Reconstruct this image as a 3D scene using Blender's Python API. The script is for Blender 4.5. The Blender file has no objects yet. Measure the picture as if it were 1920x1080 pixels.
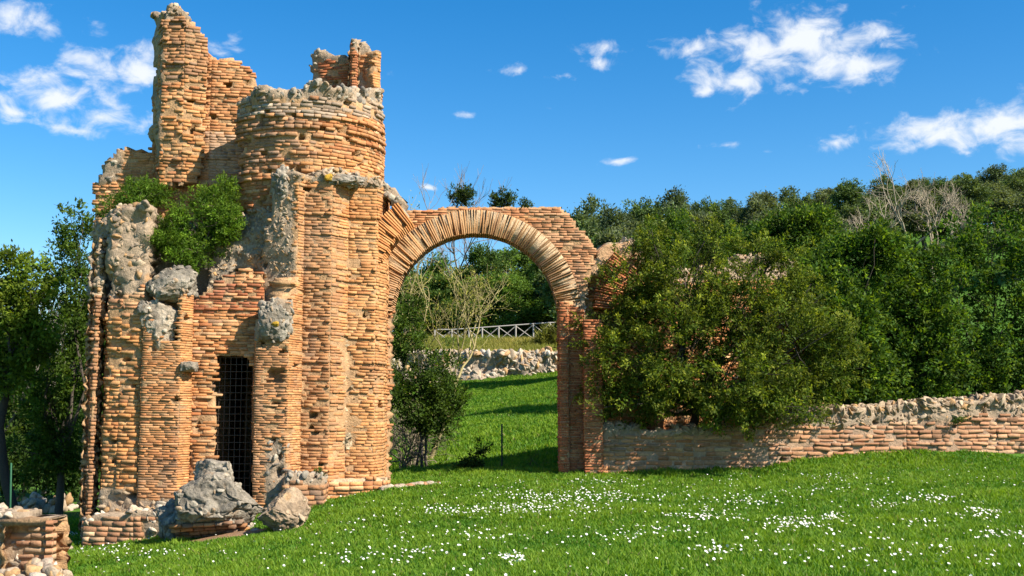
import bpy, bmesh, math, random
import numpy as np
from mathutils import Vector, Matrix

# ------------------------------------------------------------------ camera, sky, sun
S = bpy.context.scene
COL = S.collection
F, EYE = 2100.0, 1.6
PITCH = math.atan(225.0 / F)
CP, SP = math.cos(PITCH), math.sin(PITCH)
cam_d = bpy.data.cameras.new('camera')
cam_d.sensor_width = 36.0
cam_d.lens = 36.0 * F / 1920.0
cam_d.clip_start, cam_d.clip_end = 0.1, 3000.0
cam = bpy.data.objects.new('camera', cam_d)
cam.location = (0, 0, EYE)
cam.rotation_euler = (math.pi / 2 + PITCH, 0, 0)
COL.objects.link(cam)
S.camera = cam
S.view_settings.view_transform = 'Standard'
S.view_settings.look = 'None'
S.view_settings.exposure = 1.0
S.view_settings.gamma = 1.0
S.view_settings.use_curve_mapping = False
S.cycles.max_bounces = 6
S.cycles.transparent_max_bounces = 4

SUN_AZ, SUN_EL = math.radians(60), math.radians(42)      # azimuth to the right of straight behind the camera
SUN = Vector((math.sin(SUN_AZ) * math.cos(SUN_EL), -math.cos(SUN_AZ) * math.cos(SUN_EL), math.sin(SUN_EL)))
sl = bpy.data.lights.new('sun', 'SUN')
sl.energy, sl.angle, sl.color = 5.0, math.radians(0.53), (1.0, 0.93, 0.82)
so = bpy.data.objects.new('sun', sl)
so.rotation_euler = SUN.to_track_quat('Z', 'Y').to_euler()
so.location = SUN * 60
COL.objects.link(so)


def pix_dir(px, py):
    dx, up = (px - 960) / F, -(py - 540) / F
    v = Vector((dx, CP - up * SP, SP + up * CP))
    return v.normalized()


CLOUDS = [  # px, py, rx, ry, weight : where the clouds hang, as directions
    (1505, 85, 150, 62, 1.0), (1405, 148, 95, 38, .9), (1625, 122, 75, 34, .8), (1315, 172, 50, 18, .6), (1290, 92, 85, 30, .65), (1660, 60, 60, 26, .55),
    (1140, 88, 70, 26, .5), (1130, 120, 60, 20, .5), (965, 133, 60, 16, .5), (1055, 143, 48, 15, .5), (1565, 268, 55, 20, .75), (1722, 252, 105, 34, .95),
    (1870, 238, 120, 46, 1.0), (1840, 195, 60, 20, .5), (1150, 303, 50, 14, .45), (1360, 272, 60, 13, .42), (880, 215, 34, 14, .45), (30, 35, 85, 36, .75),
    (235, 125, 105, 48, .85), (40, 150, 90, 30, .75), (110, 190, 130, 34, .85), (190, 220, 95, 34, .85), (30, 212, 70, 24, .7), (140, 245, 60, 20, .6),
    (415, 85, 60, 26, .5), (800, 352, 40, 10, .4), (1440, 285, 50, 12, .4), (2040, 180, 130, 60, .8), (-120, 110, 130, 60, .8)]


def nd(nt, typ, **kw):
    n = nt.nodes.new(typ)
    for k, v in kw.items():
        setattr(n, k, v)
    return n


def build_world():
    w = bpy.data.worlds.new('World')
    S.world = w
    w.use_nodes = True
    nt = w.node_tree
    nt.nodes.clear()
    L = nt.links.new
    out = nd(nt, 'ShaderNodeOutputWorld')
    bg = nd(nt, 'ShaderNodeBackground')
    bg.inputs['Strength'].default_value = 0.09
    sky = nd(nt, 'ShaderNodeTexSky', sky_type='NISHITA', sun_disc=False)
    sky.sun_elevation, sky.sun_rotation = SUN_EL, math.pi - SUN_AZ
    sky.altitude, sky.air_density, sky.dust_density, sky.ozone_density = 200, 1.0, 0.25, 3.0
    hs = nd(nt, 'ShaderNodeHueSaturation')
    hs.inputs['Saturation'].default_value = 1.42
    L(sky.outputs[0], hs.inputs['Color'])
    tc = nd(nt, 'ShaderNodeTexCoord')
    D = tc.outputs['Generated']
    prev = None
    for px, py, rx, ry, wt in CLOUDS:
        c = pix_dir(px, py)
        a = nd(nt, 'ShaderNodeVectorMath', operation='SUBTRACT')
        L(D, a.inputs[0]); a.inputs[1].default_value = c
        b = nd(nt, 'ShaderNodeVectorMath', operation='MULTIPLY')
        L(a.outputs[0], b.inputs[0]); b.inputs[1].default_value = (F / rx, F / rx, F / ry)
        l = nd(nt, 'ShaderNodeVectorMath', operation='LENGTH')
        L(b.outputs[0], l.inputs[0])
        m = nd(nt, 'ShaderNodeMath', operation='SUBTRACT', use_clamp=False)
        m.inputs[0].default_value = wt + .12
        L(l.outputs['Value'], m.inputs[1])
        if prev is None:
            prev = m.outputs[0]
        else:
            x = nd(nt, 'ShaderNodeMath', operation='MAXIMUM')
            L(prev, x.inputs[0]); L(m.outputs[0], x.inputs[1])
            prev = x.outputs[0]
    # the rest of the dome carries the same scattered clouds
    n2 = nd(nt, 'ShaderNodeTexNoise'); n2.inputs['Scale'].default_value = 5.0; n2.inputs['Detail'].default_value = 3
    L(D, n2.inputs['Vector'])
    g = nd(nt, 'ShaderNodeMapRange'); g.inputs[1].default_value, g.inputs[2].default_value = .5, .75
    g.inputs[3].default_value, g.inputs[4].default_value = -1.0, 1.0
    L(n2.outputs[0], g.inputs[0])
    sx = nd(nt, 'ShaderNodeSeparateXYZ'); L(D, sx.inputs[0])
    f = nd(nt, 'ShaderNodeMapRange'); f.inputs[1].default_value, f.inputs[2].default_value = .72, .82
    f.inputs[3].default_value, f.inputs[4].default_value = 0.0, -2.0
    L(sx.outputs['Y'], f.inputs[0])
    ad = nd(nt, 'ShaderNodeMath', operation='ADD'); L(g.outputs[0], ad.inputs[0]); L(f.outputs[0], ad.inputs[1])
    mx = nd(nt, 'ShaderNodeMath', operation='MAXIMUM'); L(prev, mx.inputs[0]); L(ad.outputs[0], mx.inputs[1])
    m2 = nd(nt, 'ShaderNodeMath', operation='MAXIMUM'); L(mx.outputs[0], m2.inputs[0]); m2.inputs[1].default_value = -.7
    nz = nd(nt, 'ShaderNodeTexNoise')
    nz.inputs['Scale'].default_value = 34; nz.inputs['Detail'].default_value = 9; nz.inputs['Roughness'].default_value = .58
    nz.inputs['Distortion'].default_value = .35
    mp = nd(nt, 'ShaderNodeVectorMath', operation='MULTIPLY'); mp.inputs[1].default_value = (1, 1, 1.5)
    L(D, mp.inputs[0]); L(mp.outputs[0], nz.inputs['Vector'])
    s1 = nd(nt, 'ShaderNodeMath', operation='MULTIPLY_ADD'); L(nz.outputs[0], s1.inputs[0])
    s1.inputs[1].default_value, s1.inputs[2].default_value = 3.4, -1.7
    s2 = nd(nt, 'ShaderNodeMath', operation='ADD'); L(s1.outputs[0], s2.inputs[0]); L(m2.outputs[0], s2.inputs[1])
    dn = nd(nt, 'ShaderNodeMapRange', interpolation_type='SMOOTHSTEP')
    dn.inputs[1].default_value, dn.inputs[2].default_value = -.05, 1.15
    dn.inputs[3].default_value, dn.inputs[4].default_value = 0, .93
    L(s2.outputs[0], dn.inputs[0])
    mix = nd(nt, 'ShaderNodeMix', data_type='RGBA')
    L(dn.outputs[0], mix.inputs['Factor']); L(hs.outputs[0], mix.inputs['A'])
    mix.inputs['B'].default_value = (5.5, 5.7, 6.0, 1)
    L(mix.outputs['Result'], bg.inputs['Color'])
    L(bg.outputs[0], out.inputs[0])
    w.cycles.sampling_method = 'MANUAL'
    w.cycles.sample_map_resolution = 512


build_world()

# ------------------------------------------------------------------ helpers


def at(px, py, Y):
    dx, up = (px - 960) / F, -(py - 540) / F
    t = Y / (CP - up * SP)
    return np.array((dx * t, Y, EYE + (SP + up * CP) * t))


def project(P):
    P = np.asarray(P, float)
    y, z = P[..., 1], P[..., 2] - EYE
    fw = np.maximum(y * CP + z * SP, .01)
    return 960 + F * P[..., 0] / fw, 540 - F * (z * CP - y * SP) / fw


def inside(poly, x, y):
    r = np.zeros(x.shape, bool)
    n = len(poly)
    for i in range(n):
        x0, y0 = poly[i]
        x1, y1 = poly[(i + 1) % n]
        if y0 == y1:
            continue
        c = (y0 > y) != (y1 > y)
        r ^= c & (x < (x1 - x0) * (y - y0) / (y1 - y0) + x0)
    return r


def inany(polys, x, y):
    r = np.zeros(x.shape, bool)
    for p in polys:
        r |= inside(p, x, y)
    return r


def _h(a, b, c):
    v = (a * 374761393 + b * 668265263 + c * 1274126177) & 0xFFFFFFFF
    v = ((v ^ (v >> 13)) * 1103515245) & 0xFFFFFFFF
    v = ((v ^ (v >> 16)) * 2654435761) & 0xFFFFFFFF
    return ((v ^ (v >> 15)) & 0xFFFFFF) / float(0xFFFFFF)


def vnoise(P, freq=1.0, seed=0):
    Q = np.asarray(P, float) * freq + np.array((seed * 17.3, seed * 9.1, seed * 5.7))
    i = np.floor(Q).astype(np.int64)
    f = Q - i
    u = f * f * (3 - 2 * f)
    r = 0
    for dx in (0, 1):
        for dy in (0, 1):
            for dz in (0, 1):
                w = (u[..., 0] if dx else 1 - u[..., 0]) * (u[..., 1] if dy else 1 - u[..., 1]) * (u[..., 2] if dz else 1 - u[..., 2])
                r = r + w * _h(i[..., 0] + dx, i[..., 1] + dy, i[..., 2] + dz)
    return r * 2 - 1


def fbm(P, freq=1.0, seed=0, o=4, g=.5):
    r, a, t = 0, 1.0, 0
    for k in range(o):
        r = r + a * vnoise(P, freq * 2 ** k, seed + k)
        t += a
        a *= g
    return r / t


def norm(v):
    return v / np.maximum(np.linalg.norm(v, axis=-1, keepdims=True), 1e-9)


def mesh_from(name, V, faces, tone=None, dom='FACE', mat=None, smooth=False):
    """faces: list of integer arrays, each (n,3) or (n,4)."""
    me = bpy.data.meshes.new(name)
    V = np.asarray(V, np.float32)
    faces = [np.asarray(f, np.int32) for f in faces if len(f)]
    me.vertices.add(len(V))
    me.vertices.foreach_set('co', V.ravel())
    nl = sum(f.size for f in faces)
    npoly = sum(len(f) for f in faces)
    me.loops.add(nl)
    me.polygons.add(npoly)
    me.loops.foreach_set('vertex_index', np.concatenate([f.ravel() for f in faces]))
    st, o = [], 0
    for f in faces:
        st.append(o + np.arange(len(f), dtype=np.int32) * f.shape[1])
        o += f.size
    me.polygons.foreach_set('loop_start', np.concatenate(st))
    if smooth:
        me.polygons.foreach_set('use_smooth', np.ones(npoly, bool))
    if tone is not None:
        a = me.attributes.new('tone', 'FLOAT_COLOR', dom)
        t = np.ones((len(tone), 4), np.float32)
        t[:, :3] = tone
        a.data.foreach_set('color', t.ravel())
    if mat:
        me.materials.append(mat)
    me.update(calc_edges=True)
    return me


def link(name, me, parent=None, inv=None):
    o = bpy.data.objects.new(name, me)
    COL.objects.link(o)
    if parent is not None:
        o.parent = parent
        if inv is not None:
            o.matrix_parent_inverse = Matrix.Translation(-Vector(inv))
    return o


def tag(o, label=None, cat=None, group=None, kind=None):
    if label: o['label'] = label
    if cat: o['category'] = cat
    if group: o['group'] = group
    if kind: o['kind'] = kind
    return o


class Thing:
    def __init__(s, name, label, cat, loc, group=None):
        s.loc = Vector([float(v) for v in loc])
        s.root = bpy.data.objects.new(name, None)
        s.root.location = s.loc
        s.root.empty_display_size = .3
        COL.objects.link(s.root)
        tag(s.root, label, cat, group)
        s.pool = {}

    def part(s, name, me, label=None):
        o = link(name, me, s.root, s.loc)
        if label: o['label'] = label
        return o

    def add(s, kind, part, M, var, tone):
        if len(M):
            s.pool.setdefault(kind, []).append((part, M, var, tone))

    def finish(s, kind, limit, rest_name, piece=None):
        """largest pieces in the picture become objects of their own, the rest one joined mesh per part"""
        recs = s.pool.get(kind, [])
        if not recs:
            return
        base, quads, meshes = PIECES[kind]
        size = []
        for ri, (part, M, var, tone) in enumerate(recs):
            px, py = project(M[:, :3, 3])
            sc = np.linalg.norm(M[:, :3, :3], axis=1)
            a = sc[:, 0] * sc[:, 2] / M[:, 1, 3] ** 2
            a = np.where((px < 0) | (px > 1920) | (py < 0) | (py > 1080), 0, a)
            size.append(a)
        alls = np.concatenate(size)
        thr = np.sort(alls)[::-1][min(limit, len(alls)) - 1] if limit else 1e9
        left = limit
        for (part, M, var, tone), a in zip(recs, size):
            pick = np.zeros(len(M), bool)
            for k in np.nonzero(a >= thr)[0]:
                if left > 0:
                    pick[k] = True
                    left -= 1
            for k in np.nonzero(pick)[0]:
                o = bpy.data.objects.new(piece or kind, meshes[var[k]])
                COL.objects.link(o)
                if part is s.root:
                    o.parent = s.root
                    o.matrix_parent_inverse = Matrix.Translation(-s.loc)
                else:
                    o.parent = part
                o.matrix_basis = Matrix(M[k].tolist())
                o.color = (*[float(v) for v in tone[k]], 1)
            k = np.nonzero(~pick)[0]
            if len(k):
                V = np.stack([base[v] for v in var[k]])
                W = np.einsum('nij,nvj->nvi', M[k][:, :3, :3], V) + M[k][:, None, :3, 3]
                nv = V.shape[1]
                fs = (quads[None] + (np.arange(len(k)) * nv)[:, None, None]).reshape(-1, quads.shape[1])
                me = mesh_from(rest_name, W.reshape(-1, 3), [fs], np.repeat(tone[k], len(quads), 0), 'FACE', MAT[kind])
                o = link(rest_name, me, part)
                if part is s.root:
                    o.matrix_parent_inverse = Matrix.Translation(-s.loc)
                o['kind'] = 'stuff'


# ------------------------------------------------------------------ materials
MAT = {}


def tone_mat(name, rough=.9, n_scale=14, n_amt=.35, bump=.3, bscale=40, stain=0.0, spec=.2, stain_col=(.2, .17, .13), bdist=.02):
    m = bpy.data.materials.new(name)
    m.use_nodes = True
    nt = m.node_tree
    L = nt.links.new
    b = nt.nodes['Principled BSDF']
    b.inputs['Roughness'].default_value = rough
    b.inputs['Specular IOR Level'].default_value = spec
    at_ = nd(nt, 'ShaderNodeAttribute', attribute_name='tone')
    oi = nd(nt, 'ShaderNodeObjectInfo')
    mu = nd(nt, 'ShaderNodeMix', data_type='RGBA', blend_type='MULTIPLY')
    mu.inputs['Factor'].default_value = 1
    L(at_.outputs['Color'], mu.inputs['A']); L(oi.outputs['Color'], mu.inputs['B'])
    ge = nd(nt, 'ShaderNodeNewGeometry')
    nz = nd(nt, 'ShaderNodeTexNoise'); nz.inputs['Scale'].default_value = n_scale; nz.inputs['Detail'].default_value = 6
    nz.inputs['Roughness'].default_value = .7
    L(ge.outputs['Position'], nz.inputs['Vector'])
    mr = nd(nt, 'ShaderNodeMapRange'); mr.inputs[1].default_value, mr.inputs[2].default_value = .25, .75
    mr.inputs[3].default_value, mr.inputs[4].default_value = 1 - n_amt, 1 + n_amt
    L(nz.outputs[0], mr.inputs[0])
    m2 = nd(nt, 'ShaderNodeVectorMath', operation='SCALE')
    L(mu.outputs['Result'], m2.inputs[0]); L(mr.outputs[0], m2.inputs['Scale'])
    colr = m2.outputs[0]
    if stain:
        n3 = nd(nt, 'ShaderNodeTexNoise'); n3.inputs['Scale'].default_value = 1.1; n3.inputs['Detail'].default_value = 8
        n3.inputs['Roughness'].default_value = .68
        mp = nd(nt, 'ShaderNodeVectorMath', operation='MULTIPLY'); mp.inputs[1].default_value = (1.3, 1.3, .55)
        L(ge.outputs['Position'], mp.inputs[0]); L(mp.outputs[0], n3.inputs['Vector'])
        r3 = nd(nt, 'ShaderNodeMapRange', interpolation_type='SMOOTHSTEP'); r3.inputs[1].default_value, r3.inputs[2].default_value = .5, .72
        r3.inputs[4].default_value = stain
        L(n3.outputs[0], r3.inputs[0])
        mm = nd(nt, 'ShaderNodeMix', data_type='RGBA')
        L(r3.outputs[0], mm.inputs['Factor']); L(colr, mm.inputs['A']); mm.inputs['B'].default_value = (*stain_col, 1)
        colr = mm.outputs['Result']
    L(colr, b.inputs['Base Color'])
    n4 = nd(nt, 'ShaderNodeTexNoise'); n4.inputs['Scale'].default_value = bscale; n4.inputs['Detail'].default_value = 6
    n4.inputs['Roughness'].default_value = .65
    L(ge.outputs['Position'], n4.inputs['Vector'])
    bp = nd(nt, 'ShaderNodeBump'); bp.inputs['Strength'].default_value = bump; bp.inputs['Distance'].default_value = bdist
    L(n4.outputs[0], bp.inputs['Height']); L(bp.outputs[0], b.inputs['Normal'])
    return m


def leaf_mat(name, trans=.32, rough=.45, spec=.35):
    m = bpy.data.materials.new(name)
    m.use_nodes = True
    nt = m.node_tree
    L = nt.links.new
    b = nt.nodes['Principled BSDF']
    b.inputs['Roughness'].default_value = rough
    b.inputs['Specular IOR Level'].default_value = spec
    a = nd(nt, 'ShaderNodeAttribute', attribute_name='tone')
    L(a.outputs['Color'], b.inputs['Base Color'])
    t = nd(nt, 'ShaderNodeBsdfTranslucent')
    g = nd(nt, 'ShaderNodeMix', data_type='RGBA', blend_type='MULTIPLY'); g.inputs['Factor'].default_value = 1
    L(a.outputs['Color'], g.inputs['A']); g.inputs['B'].default_value = (1.5, 1.5, .5, 1)
    L(g.outputs['Result'], t.inputs['Color'])
    mx = nd(nt, 'ShaderNodeMixShader'); mx.inputs[0].default_value = trans
    L(b.outputs[0], mx.inputs[1]); L(t.outputs[0], mx.inputs[2])
    L(mx.outputs[0], nt.nodes['Material Output'].inputs[0])
    return m


MAT['brick'] = tone_mat('brick_clay', n_scale=22, n_amt=.3, bump=.5, bscale=55, stain=.42, stain_col=(.21, .165, .125))
MAT['stone'] = tone_mat('tuff_stone', n_scale=18, n_amt=.4, bump=.7, bscale=35, stain=.3, stain_col=(.2, .18, .15), bdist=.03)
MAT['core'] = tone_mat('lime_mortar', n_scale=11, n_amt=.45, bump=.9, bscale=24, stain=.35, stain_col=(.23, .19, .15), bdist=.04)
MAT['rock'] = tone_mat('weathered_concrete', n_scale=9, n_amt=.5, bump=1.0, bscale=13, stain=.45, stain_col=(.19, .175, .15), bdist=.06)
MAT['bark'] = tone_mat('bark', n_scale=30, n_amt=.4, bump=.6, bscale=60)
MAT['leaf'] = leaf_mat('leaf_glossy', .38, .6, .1)
MAT['leaf_dull'] = leaf_mat('leaf_dull', .3, .7, .15)
MAT['grass'] = leaf_mat('grass_blade', .38, .6, .2)
MAT['petal'] = tone_mat('daisy_petal', rough=.7, n_amt=.02, bump=0)
MAT['metal'] = tone_mat('rusted_iron', rough=.7, n_scale=60, n_amt=.3, bump=.2, spec=.4)
MAT['wood'] = tone_mat('weathered_wood', rough=.8, n_scale=40, n_amt=.25, bump=.3)

# ------------------------------------------------------------------ piece library (unit bricks and unit stones)
PIECES = {}


def make_pieces():
    r = np.random.default_rng(5)
    b = []
    for k in range(8):
        c = .06
        V = []
        for y, ix, iz in ((-1, 0, 0), (-.07, 0, 0), (0, .015, .055)):
            for sx, sz in ((-1, -1), (1, -1), (1, 1), (-1, 1)):
                V.append((sx * (.5 - ix), y, sz * (.5 - iz)))
        V = np.array(V)
        V[4:] += r.uniform(-1, 1, (8, 3)) * (.016, .04, .075)
        b.append(V)
    q = []
    for a in (0, 4):
        for i in range(4):
            j = (i + 1) % 4
            q.append((a + i, a + 4 + i, a + 4 + j, a + j))
    q.append((11, 10, 9, 8))
    q = np.array(q)[:, ::-1]
    ms = [mesh_from('brick_block', v, [q], np.ones((len(q), 3)), 'FACE', MAT['brick']) for v in b]
    PIECES['brick'] = (b, q, ms)
    bm = bmesh.new()
    bmesh.ops.create_icosphere(bm, subdivisions=2, radius=.5)
    bmesh.ops.triangulate(bm, faces=bm.faces[:])
    bm.verts.ensure_lookup_table()
    V0 = np.array([v.co[:] for v in bm.verts])
    T = np.array([[v.index for v in f.verts] for f in bm.faces])
    bm.free()
    # coarse version
    bm = bmesh.new(); bmesh.ops.create_icosphere(bm, subdivisions=1, radius=.5)
    bm.verts.ensure_lookup_table()
    V1 = np.array([v.co[:] for v in bm.verts]); T1 = np.array([[v.index for v in f.verts] for f in bm.faces]); bm.free()
    st = []
    for k in range(10):
        V = V1.copy() if len(V1) > 20 else V0.copy()
        for _ in range(7):
            n = norm(r.normal(size=3))
            d = r.uniform(.2, .38)
            s = V @ n
            V -= np.maximum(s - d, 0)[:, None] * n
        V *= 1 + .09 * r.normal(size=(len(V), 1))
        st.append(V * (1.55, 1.55, 1.55))
    TT = T1 if len(V1) > 20 else T
    ms = [mesh_from('stone_lump', v, [TT], np.ones((len(TT), 3)), 'FACE', MAT['stone']) for v in st]
    PIECES['stone'] = (st, TT, ms)


make_pieces()

PAL = {
    'tan': [((.50, .25, .105), 4), ((.45, .205, .08), 4), ((.56, .32, .155), 3), ((.38, .15, .062), 2), ((.60, .40, .225), 1.2), ((.30, .19, .12), 1)],
    'ring': [((.50, .31, .155), 4), ((.45, .26, .12), 3), ((.55, .36, .19), 3), ((.40, .22, .10), 1.5), ((.36, .26, .16), 1)],
    'red': [((.36, .125, .055), 4), ((.30, .10, .05), 3), ((.44, .19, .09), 3), ((.5, .27, .13), 1.5)],
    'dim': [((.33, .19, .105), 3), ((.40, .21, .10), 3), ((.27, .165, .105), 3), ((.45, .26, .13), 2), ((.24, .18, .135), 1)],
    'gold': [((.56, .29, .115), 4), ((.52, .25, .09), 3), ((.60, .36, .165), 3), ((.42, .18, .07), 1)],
    'pink': [((.45, .26, .15), 3), ((.37, .19, .105), 3), ((.5, .32, .195), 3), ((.30, .16, .095), 2), ((.56, .41, .26), 1.2)],
    'grey': [((.36, .32, .26), 3), ((.28, .25, .205), 3), ((.45, .40, .32), 2), ((.36, .26, .17), 1.3), ((.22, .195, .165), 1)],
    'warmstone': [((.42, .33, .23), 3), ((.34, .25, .17), 3), ((.5, .41, .30), 2), ((.47, .29, .14), 1.6), ((.27, .22, .17), 1)],
    'pale': [((.56, .48, .37), 3), ((.47, .37, .26), 3), ((.62, .56, .46), 1.5), ((.5, .31, .15), 1.5), ((.36, .29, .22), 1)],
}


for _k in ('tan', 'ring', 'red', 'dim', 'gold', 'pink'):
    PAL[_k] = [((c[0] * .93, c[1] * .83, c[2] * .74), w) for c, w in PAL[_k]]
PAL['grey'] = [((c[0] * 0.86, c[1] * 0.82, c[2] * 0.76), w) for c, w in PAL['grey']]
PAL['warmstone'] = [((c[0] * 0.9, c[1] * 0.84, c[2] * 0.76), w) for c, w in PAL['warmstone']]
PAL['pale'] = [((c[0] * .86, c[1] * .83, c[2] * .8), w) for c, w in PAL['pale']]


def pick_tone(r, n, pal, var=.11):
    c = np.array([p[0] for p in PAL[pal]]); w = np.array([p[1] for p in PAL[pal]], float)
    t = c[r.choice(len(c), n, p=w / w.sum())]
    return np.clip(t * (1 + var * r.normal(size=(n, 1))), .02, .9)


def frames(x, y, z, size, pos):
    M = np.zeros((len(pos), 4, 4))
    M[:, :3, 0] = x * size[:, 0:1]
    M[:, :3, 1] = y * size[:, 1:2]
    M[:, :3, 2] = z * size[:, 2:3]
    M[:, :3, 3] = pos
    M[:, 3, 3] = 1
    return M


def rand_rot(r, n, amt):
    """small random rotation matrices"""
    w = r.normal(size=(n, 3)) * amt
    R = np.tile(np.eye(3), (n, 1, 1))
    R[:, 0, 1] -= w[:, 2]; R[:, 0, 2] += w[:, 1]; R[:, 1, 0] += w[:, 2]; R[:, 1, 2] -= w[:, 0]; R[:, 2, 0] -= w[:, 1]; R[:, 2, 1] += w[:, 0]
    q = np.linalg.qr(R)[0]
    sg = np.sign(np.einsum('nii->ni', q))
    return q * sg[:, None, :]


def any_rot(r, n):
    q = np.linalg.qr(r.normal(size=(n, 3, 3)))[0]
    d = np.linalg.det(q)
    q[:, :, 0] *= d[:, None]
    return q


def scatter_stones(th, part, P, N, r, size, pal, flat=.7, sink=.3):
    n = len(P)
    if n == 0:
        return
    R = any_rot(r, n)
    s = r.uniform(size[0], size[1], (n, 1)) * r.uniform(.7, 1.25, (n, 3))
    s[:, 2] *= flat
    M = np.zeros((n, 4, 4)); M[:, 3, 3] = 1
    M[:, :3, :3] = R * s[:, None, :]
    M[:, :3, 3] = P - N * (s.mean(1, keepdims=True) * sink)
    th.add('stone', part, M, r.integers(0, len(PIECES['stone'][0]), n), pick_tone(r, n, pal))


SEED = [100]


def wall_patch(th, name, plan, poly, thick=.6, cell=.085, relief=.03, rfreq=1.3, pitch=.068, joint=.011, blen=(.17, .33), missing=.02, coff=.010,
               pal='tan', tints=(), rubble=(), rub_size=(.07, .17), rub_pal='warmstone', rub_dens=55, bare=(), holes=(), lean=0.0, smooth=False,
               pyref=700, core_tone=(.43, .255, .125), rub_core=(.34, .25, .165), edge=5.0, xyplan=False, putlog=0, bump_rub=2.6, jit=.008, label=None,
               no_brick=False, recess=.02, zmin=None, rough=.02, rub_flat=.6, rub_sink=.5, tvar=.75):
    SEED[0] += 1
    r = np.random.default_rng(SEED[0])
    sd = SEED[0]
    pts = np.array([(at(p, pyref, Y)[0], Y) if not xyplan else (p, Y) for p, Y in plan], float)
    pys = [p[1] for p in poly]
    Ymn, Ymx = pts[:, 1].min(), pts[:, 1].max()
    zb = min(at(960, max(pys), Ymn)[2], at(960, max(pys), Ymx)[2]) - .1
    zt = max(at(960, min(pys), Ymn)[2], at(960, min(pys), Ymx)[2]) + .25
    if zmin is not None:
        zb = zmin
    seg = np.diff(pts, axis=0)
    sl_ = np.linalg.norm(seg, axis=1)
    tg = seg / sl_[:, None]
    nrm = np.stack([tg[:, 1], -tg[:, 0]], 1)
    cum = np.concatenate([[0], np.cumsum(sl_)])
    # columns
    cu, cp, cn = [], [], []
    for k in range(len(seg)):
        n = max(1, int(math.ceil(sl_[k] / cell)))
        for i in range(n + (1 if k == len(seg) - 1 else 0)):
            t = i / n
            cu.append(cum[k] + t * sl_[k])
            cp.append(pts[k] + seg[k] * t)
            if i == 0 and k > 0:
                m = nrm[k - 1] + nrm[k]
                m = m / np.linalg.norm(m)
                cn.append(m / max(.5, m @ nrm[k]))
            else:
                cn.append(nrm[k])
    cp, cn, cu = np.array(cp), np.array(cn), np.array(cu)
    nz = int(math.ceil((zt - zb) / cell))
    zs = zb + np.arange(nz + 1) * cell
    nu = len(cp)
    B = np.zeros((nu, nz + 1, 3))
    B[..., :2] = cp[:, None, :]
    B[..., 2] = zs[None]
    B[..., 1] += lean * (zs[None] - zb)
    px, py = project(B)
    hol = [(x - w / 2, y - h / 2, x + w / 2, y + h / 2) for x, y, w, h in holes]
    for _ in range(putlog):
        hx, hy = r.uniform(min(p[0] for p in poly), max(p[0] for p in poly)), r.uniform(min(pys), max(pys))
        w, h = r.uniform(7, 13), r.uniform(6, 11)
        hol.append((hx - w / 2, hy - h / 2, hx + w / 2, hy + h / 2))

    def inhole(x, y, m=0):
        q = np.zeros(x.shape, bool)
        for a, b, c, d in hol:
            q |= (x > a - m) & (x < c + m) & (y > b - m) & (y < d + m)
        return q

    rub = inany(rubble, px, py)
    amp = np.where(rub, relief * bump_rub, relief)

    def rel(P, amp):
        return amp * (fbm(P, rfreq, sd, 2) * 1.7)

    off = rel(B, amp) + np.where(rub, amp * .5 * vnoise(B, 7.0, sd + 3), 0) - recess + np.where(rub, .0, 0) - .4 * recess * r.random(B.shape[:2])
    hh = inhole(px, py, 0)
    off = np.where(hh, -min(.3, thick * .6), off)
    jx, jz = r.uniform(-.25, .25, off.shape) * cell, r.uniform(-.25, .25, off.shape) * cell
    Fv = B.copy()
    Fv[..., :2] += cn[:, None, :] * off[..., None]
    Fv[..., 2] += jz
    Bk = B.copy()
    Bk[..., :2] -= cn[:, None, :] * thick
    Bk[..., :2] += .04 * r.normal(size=Bk[..., :2].shape)
    C = (B[:-1, :-1] + B[1:, 1:]) / 2
    cx, cy = project(C)
    ex = cx + edge * fbm(C, 2.6, sd + 7, 3) * 1.7
    ey = cy + edge * fbm(C, 2.6, sd + 11, 3) * 1.7
    K = inside(poly, ex, ey)
    idx = np.arange(nu * (nz + 1)).reshape(nu, nz + 1)
    nb = nu * (nz + 1)
    a, b, c, d = idx[:-1, :-1], idx[1:, :-1], idx[1:, 1:], idx[:-1, 1:]
    fs = [np.stack([a, b, c, d], -1)[K], (np.stack([d, c, b, a], -1) + nb)[K]]
    Kp = np.pad(K, 1)
    for sh, (p, q) in (((-1, 0), (d, a)), ((1, 0), (b, c)), ((0, -1), (a, b)), ((0, 1), (c, d))):
        nbk = Kp[1 + sh[0]:1 + sh[0] + K.shape[0], 1 + sh[1]:1 + sh[1] + K.shape[1]]
        m = K & ~nbk
        fs.append(np.stack([q[m], p[m], p[m] + nb, q[m] + nb], -1))
    V = np.concatenate([Fv.reshape(-1, 3), Bk.reshape(-1, 3)])
    ct = np.where(rub[..., None], np.array(rub_core), np.array(core_tone)) * (1 + .28 * fbm(B, 3.0, sd + 5, 3)[..., None])
    tone = np.concatenate([ct.reshape(-1, 3)] * 2)
    # drop unused vertices
    used = np.unique(np.concatenate([f.ravel() for f in fs]))
    mp = np.full(len(V), -1); mp[used] = np.arange(len(used))
    me = mesh_from(name, V[used], [np.concatenate([mp[f] for f in fs])], np.clip(tone[used], .02, .9), 'POINT', MAT['core'])
    part = th.part(name, me, label)
    # bricks
    runs = [(cum[0], cum[-1], None)] if smooth else [(cum[k], cum[k + 1], k) for k in range(len(seg))]
    rec = []
    z = zb + pitch * .5
    ci = 0
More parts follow.
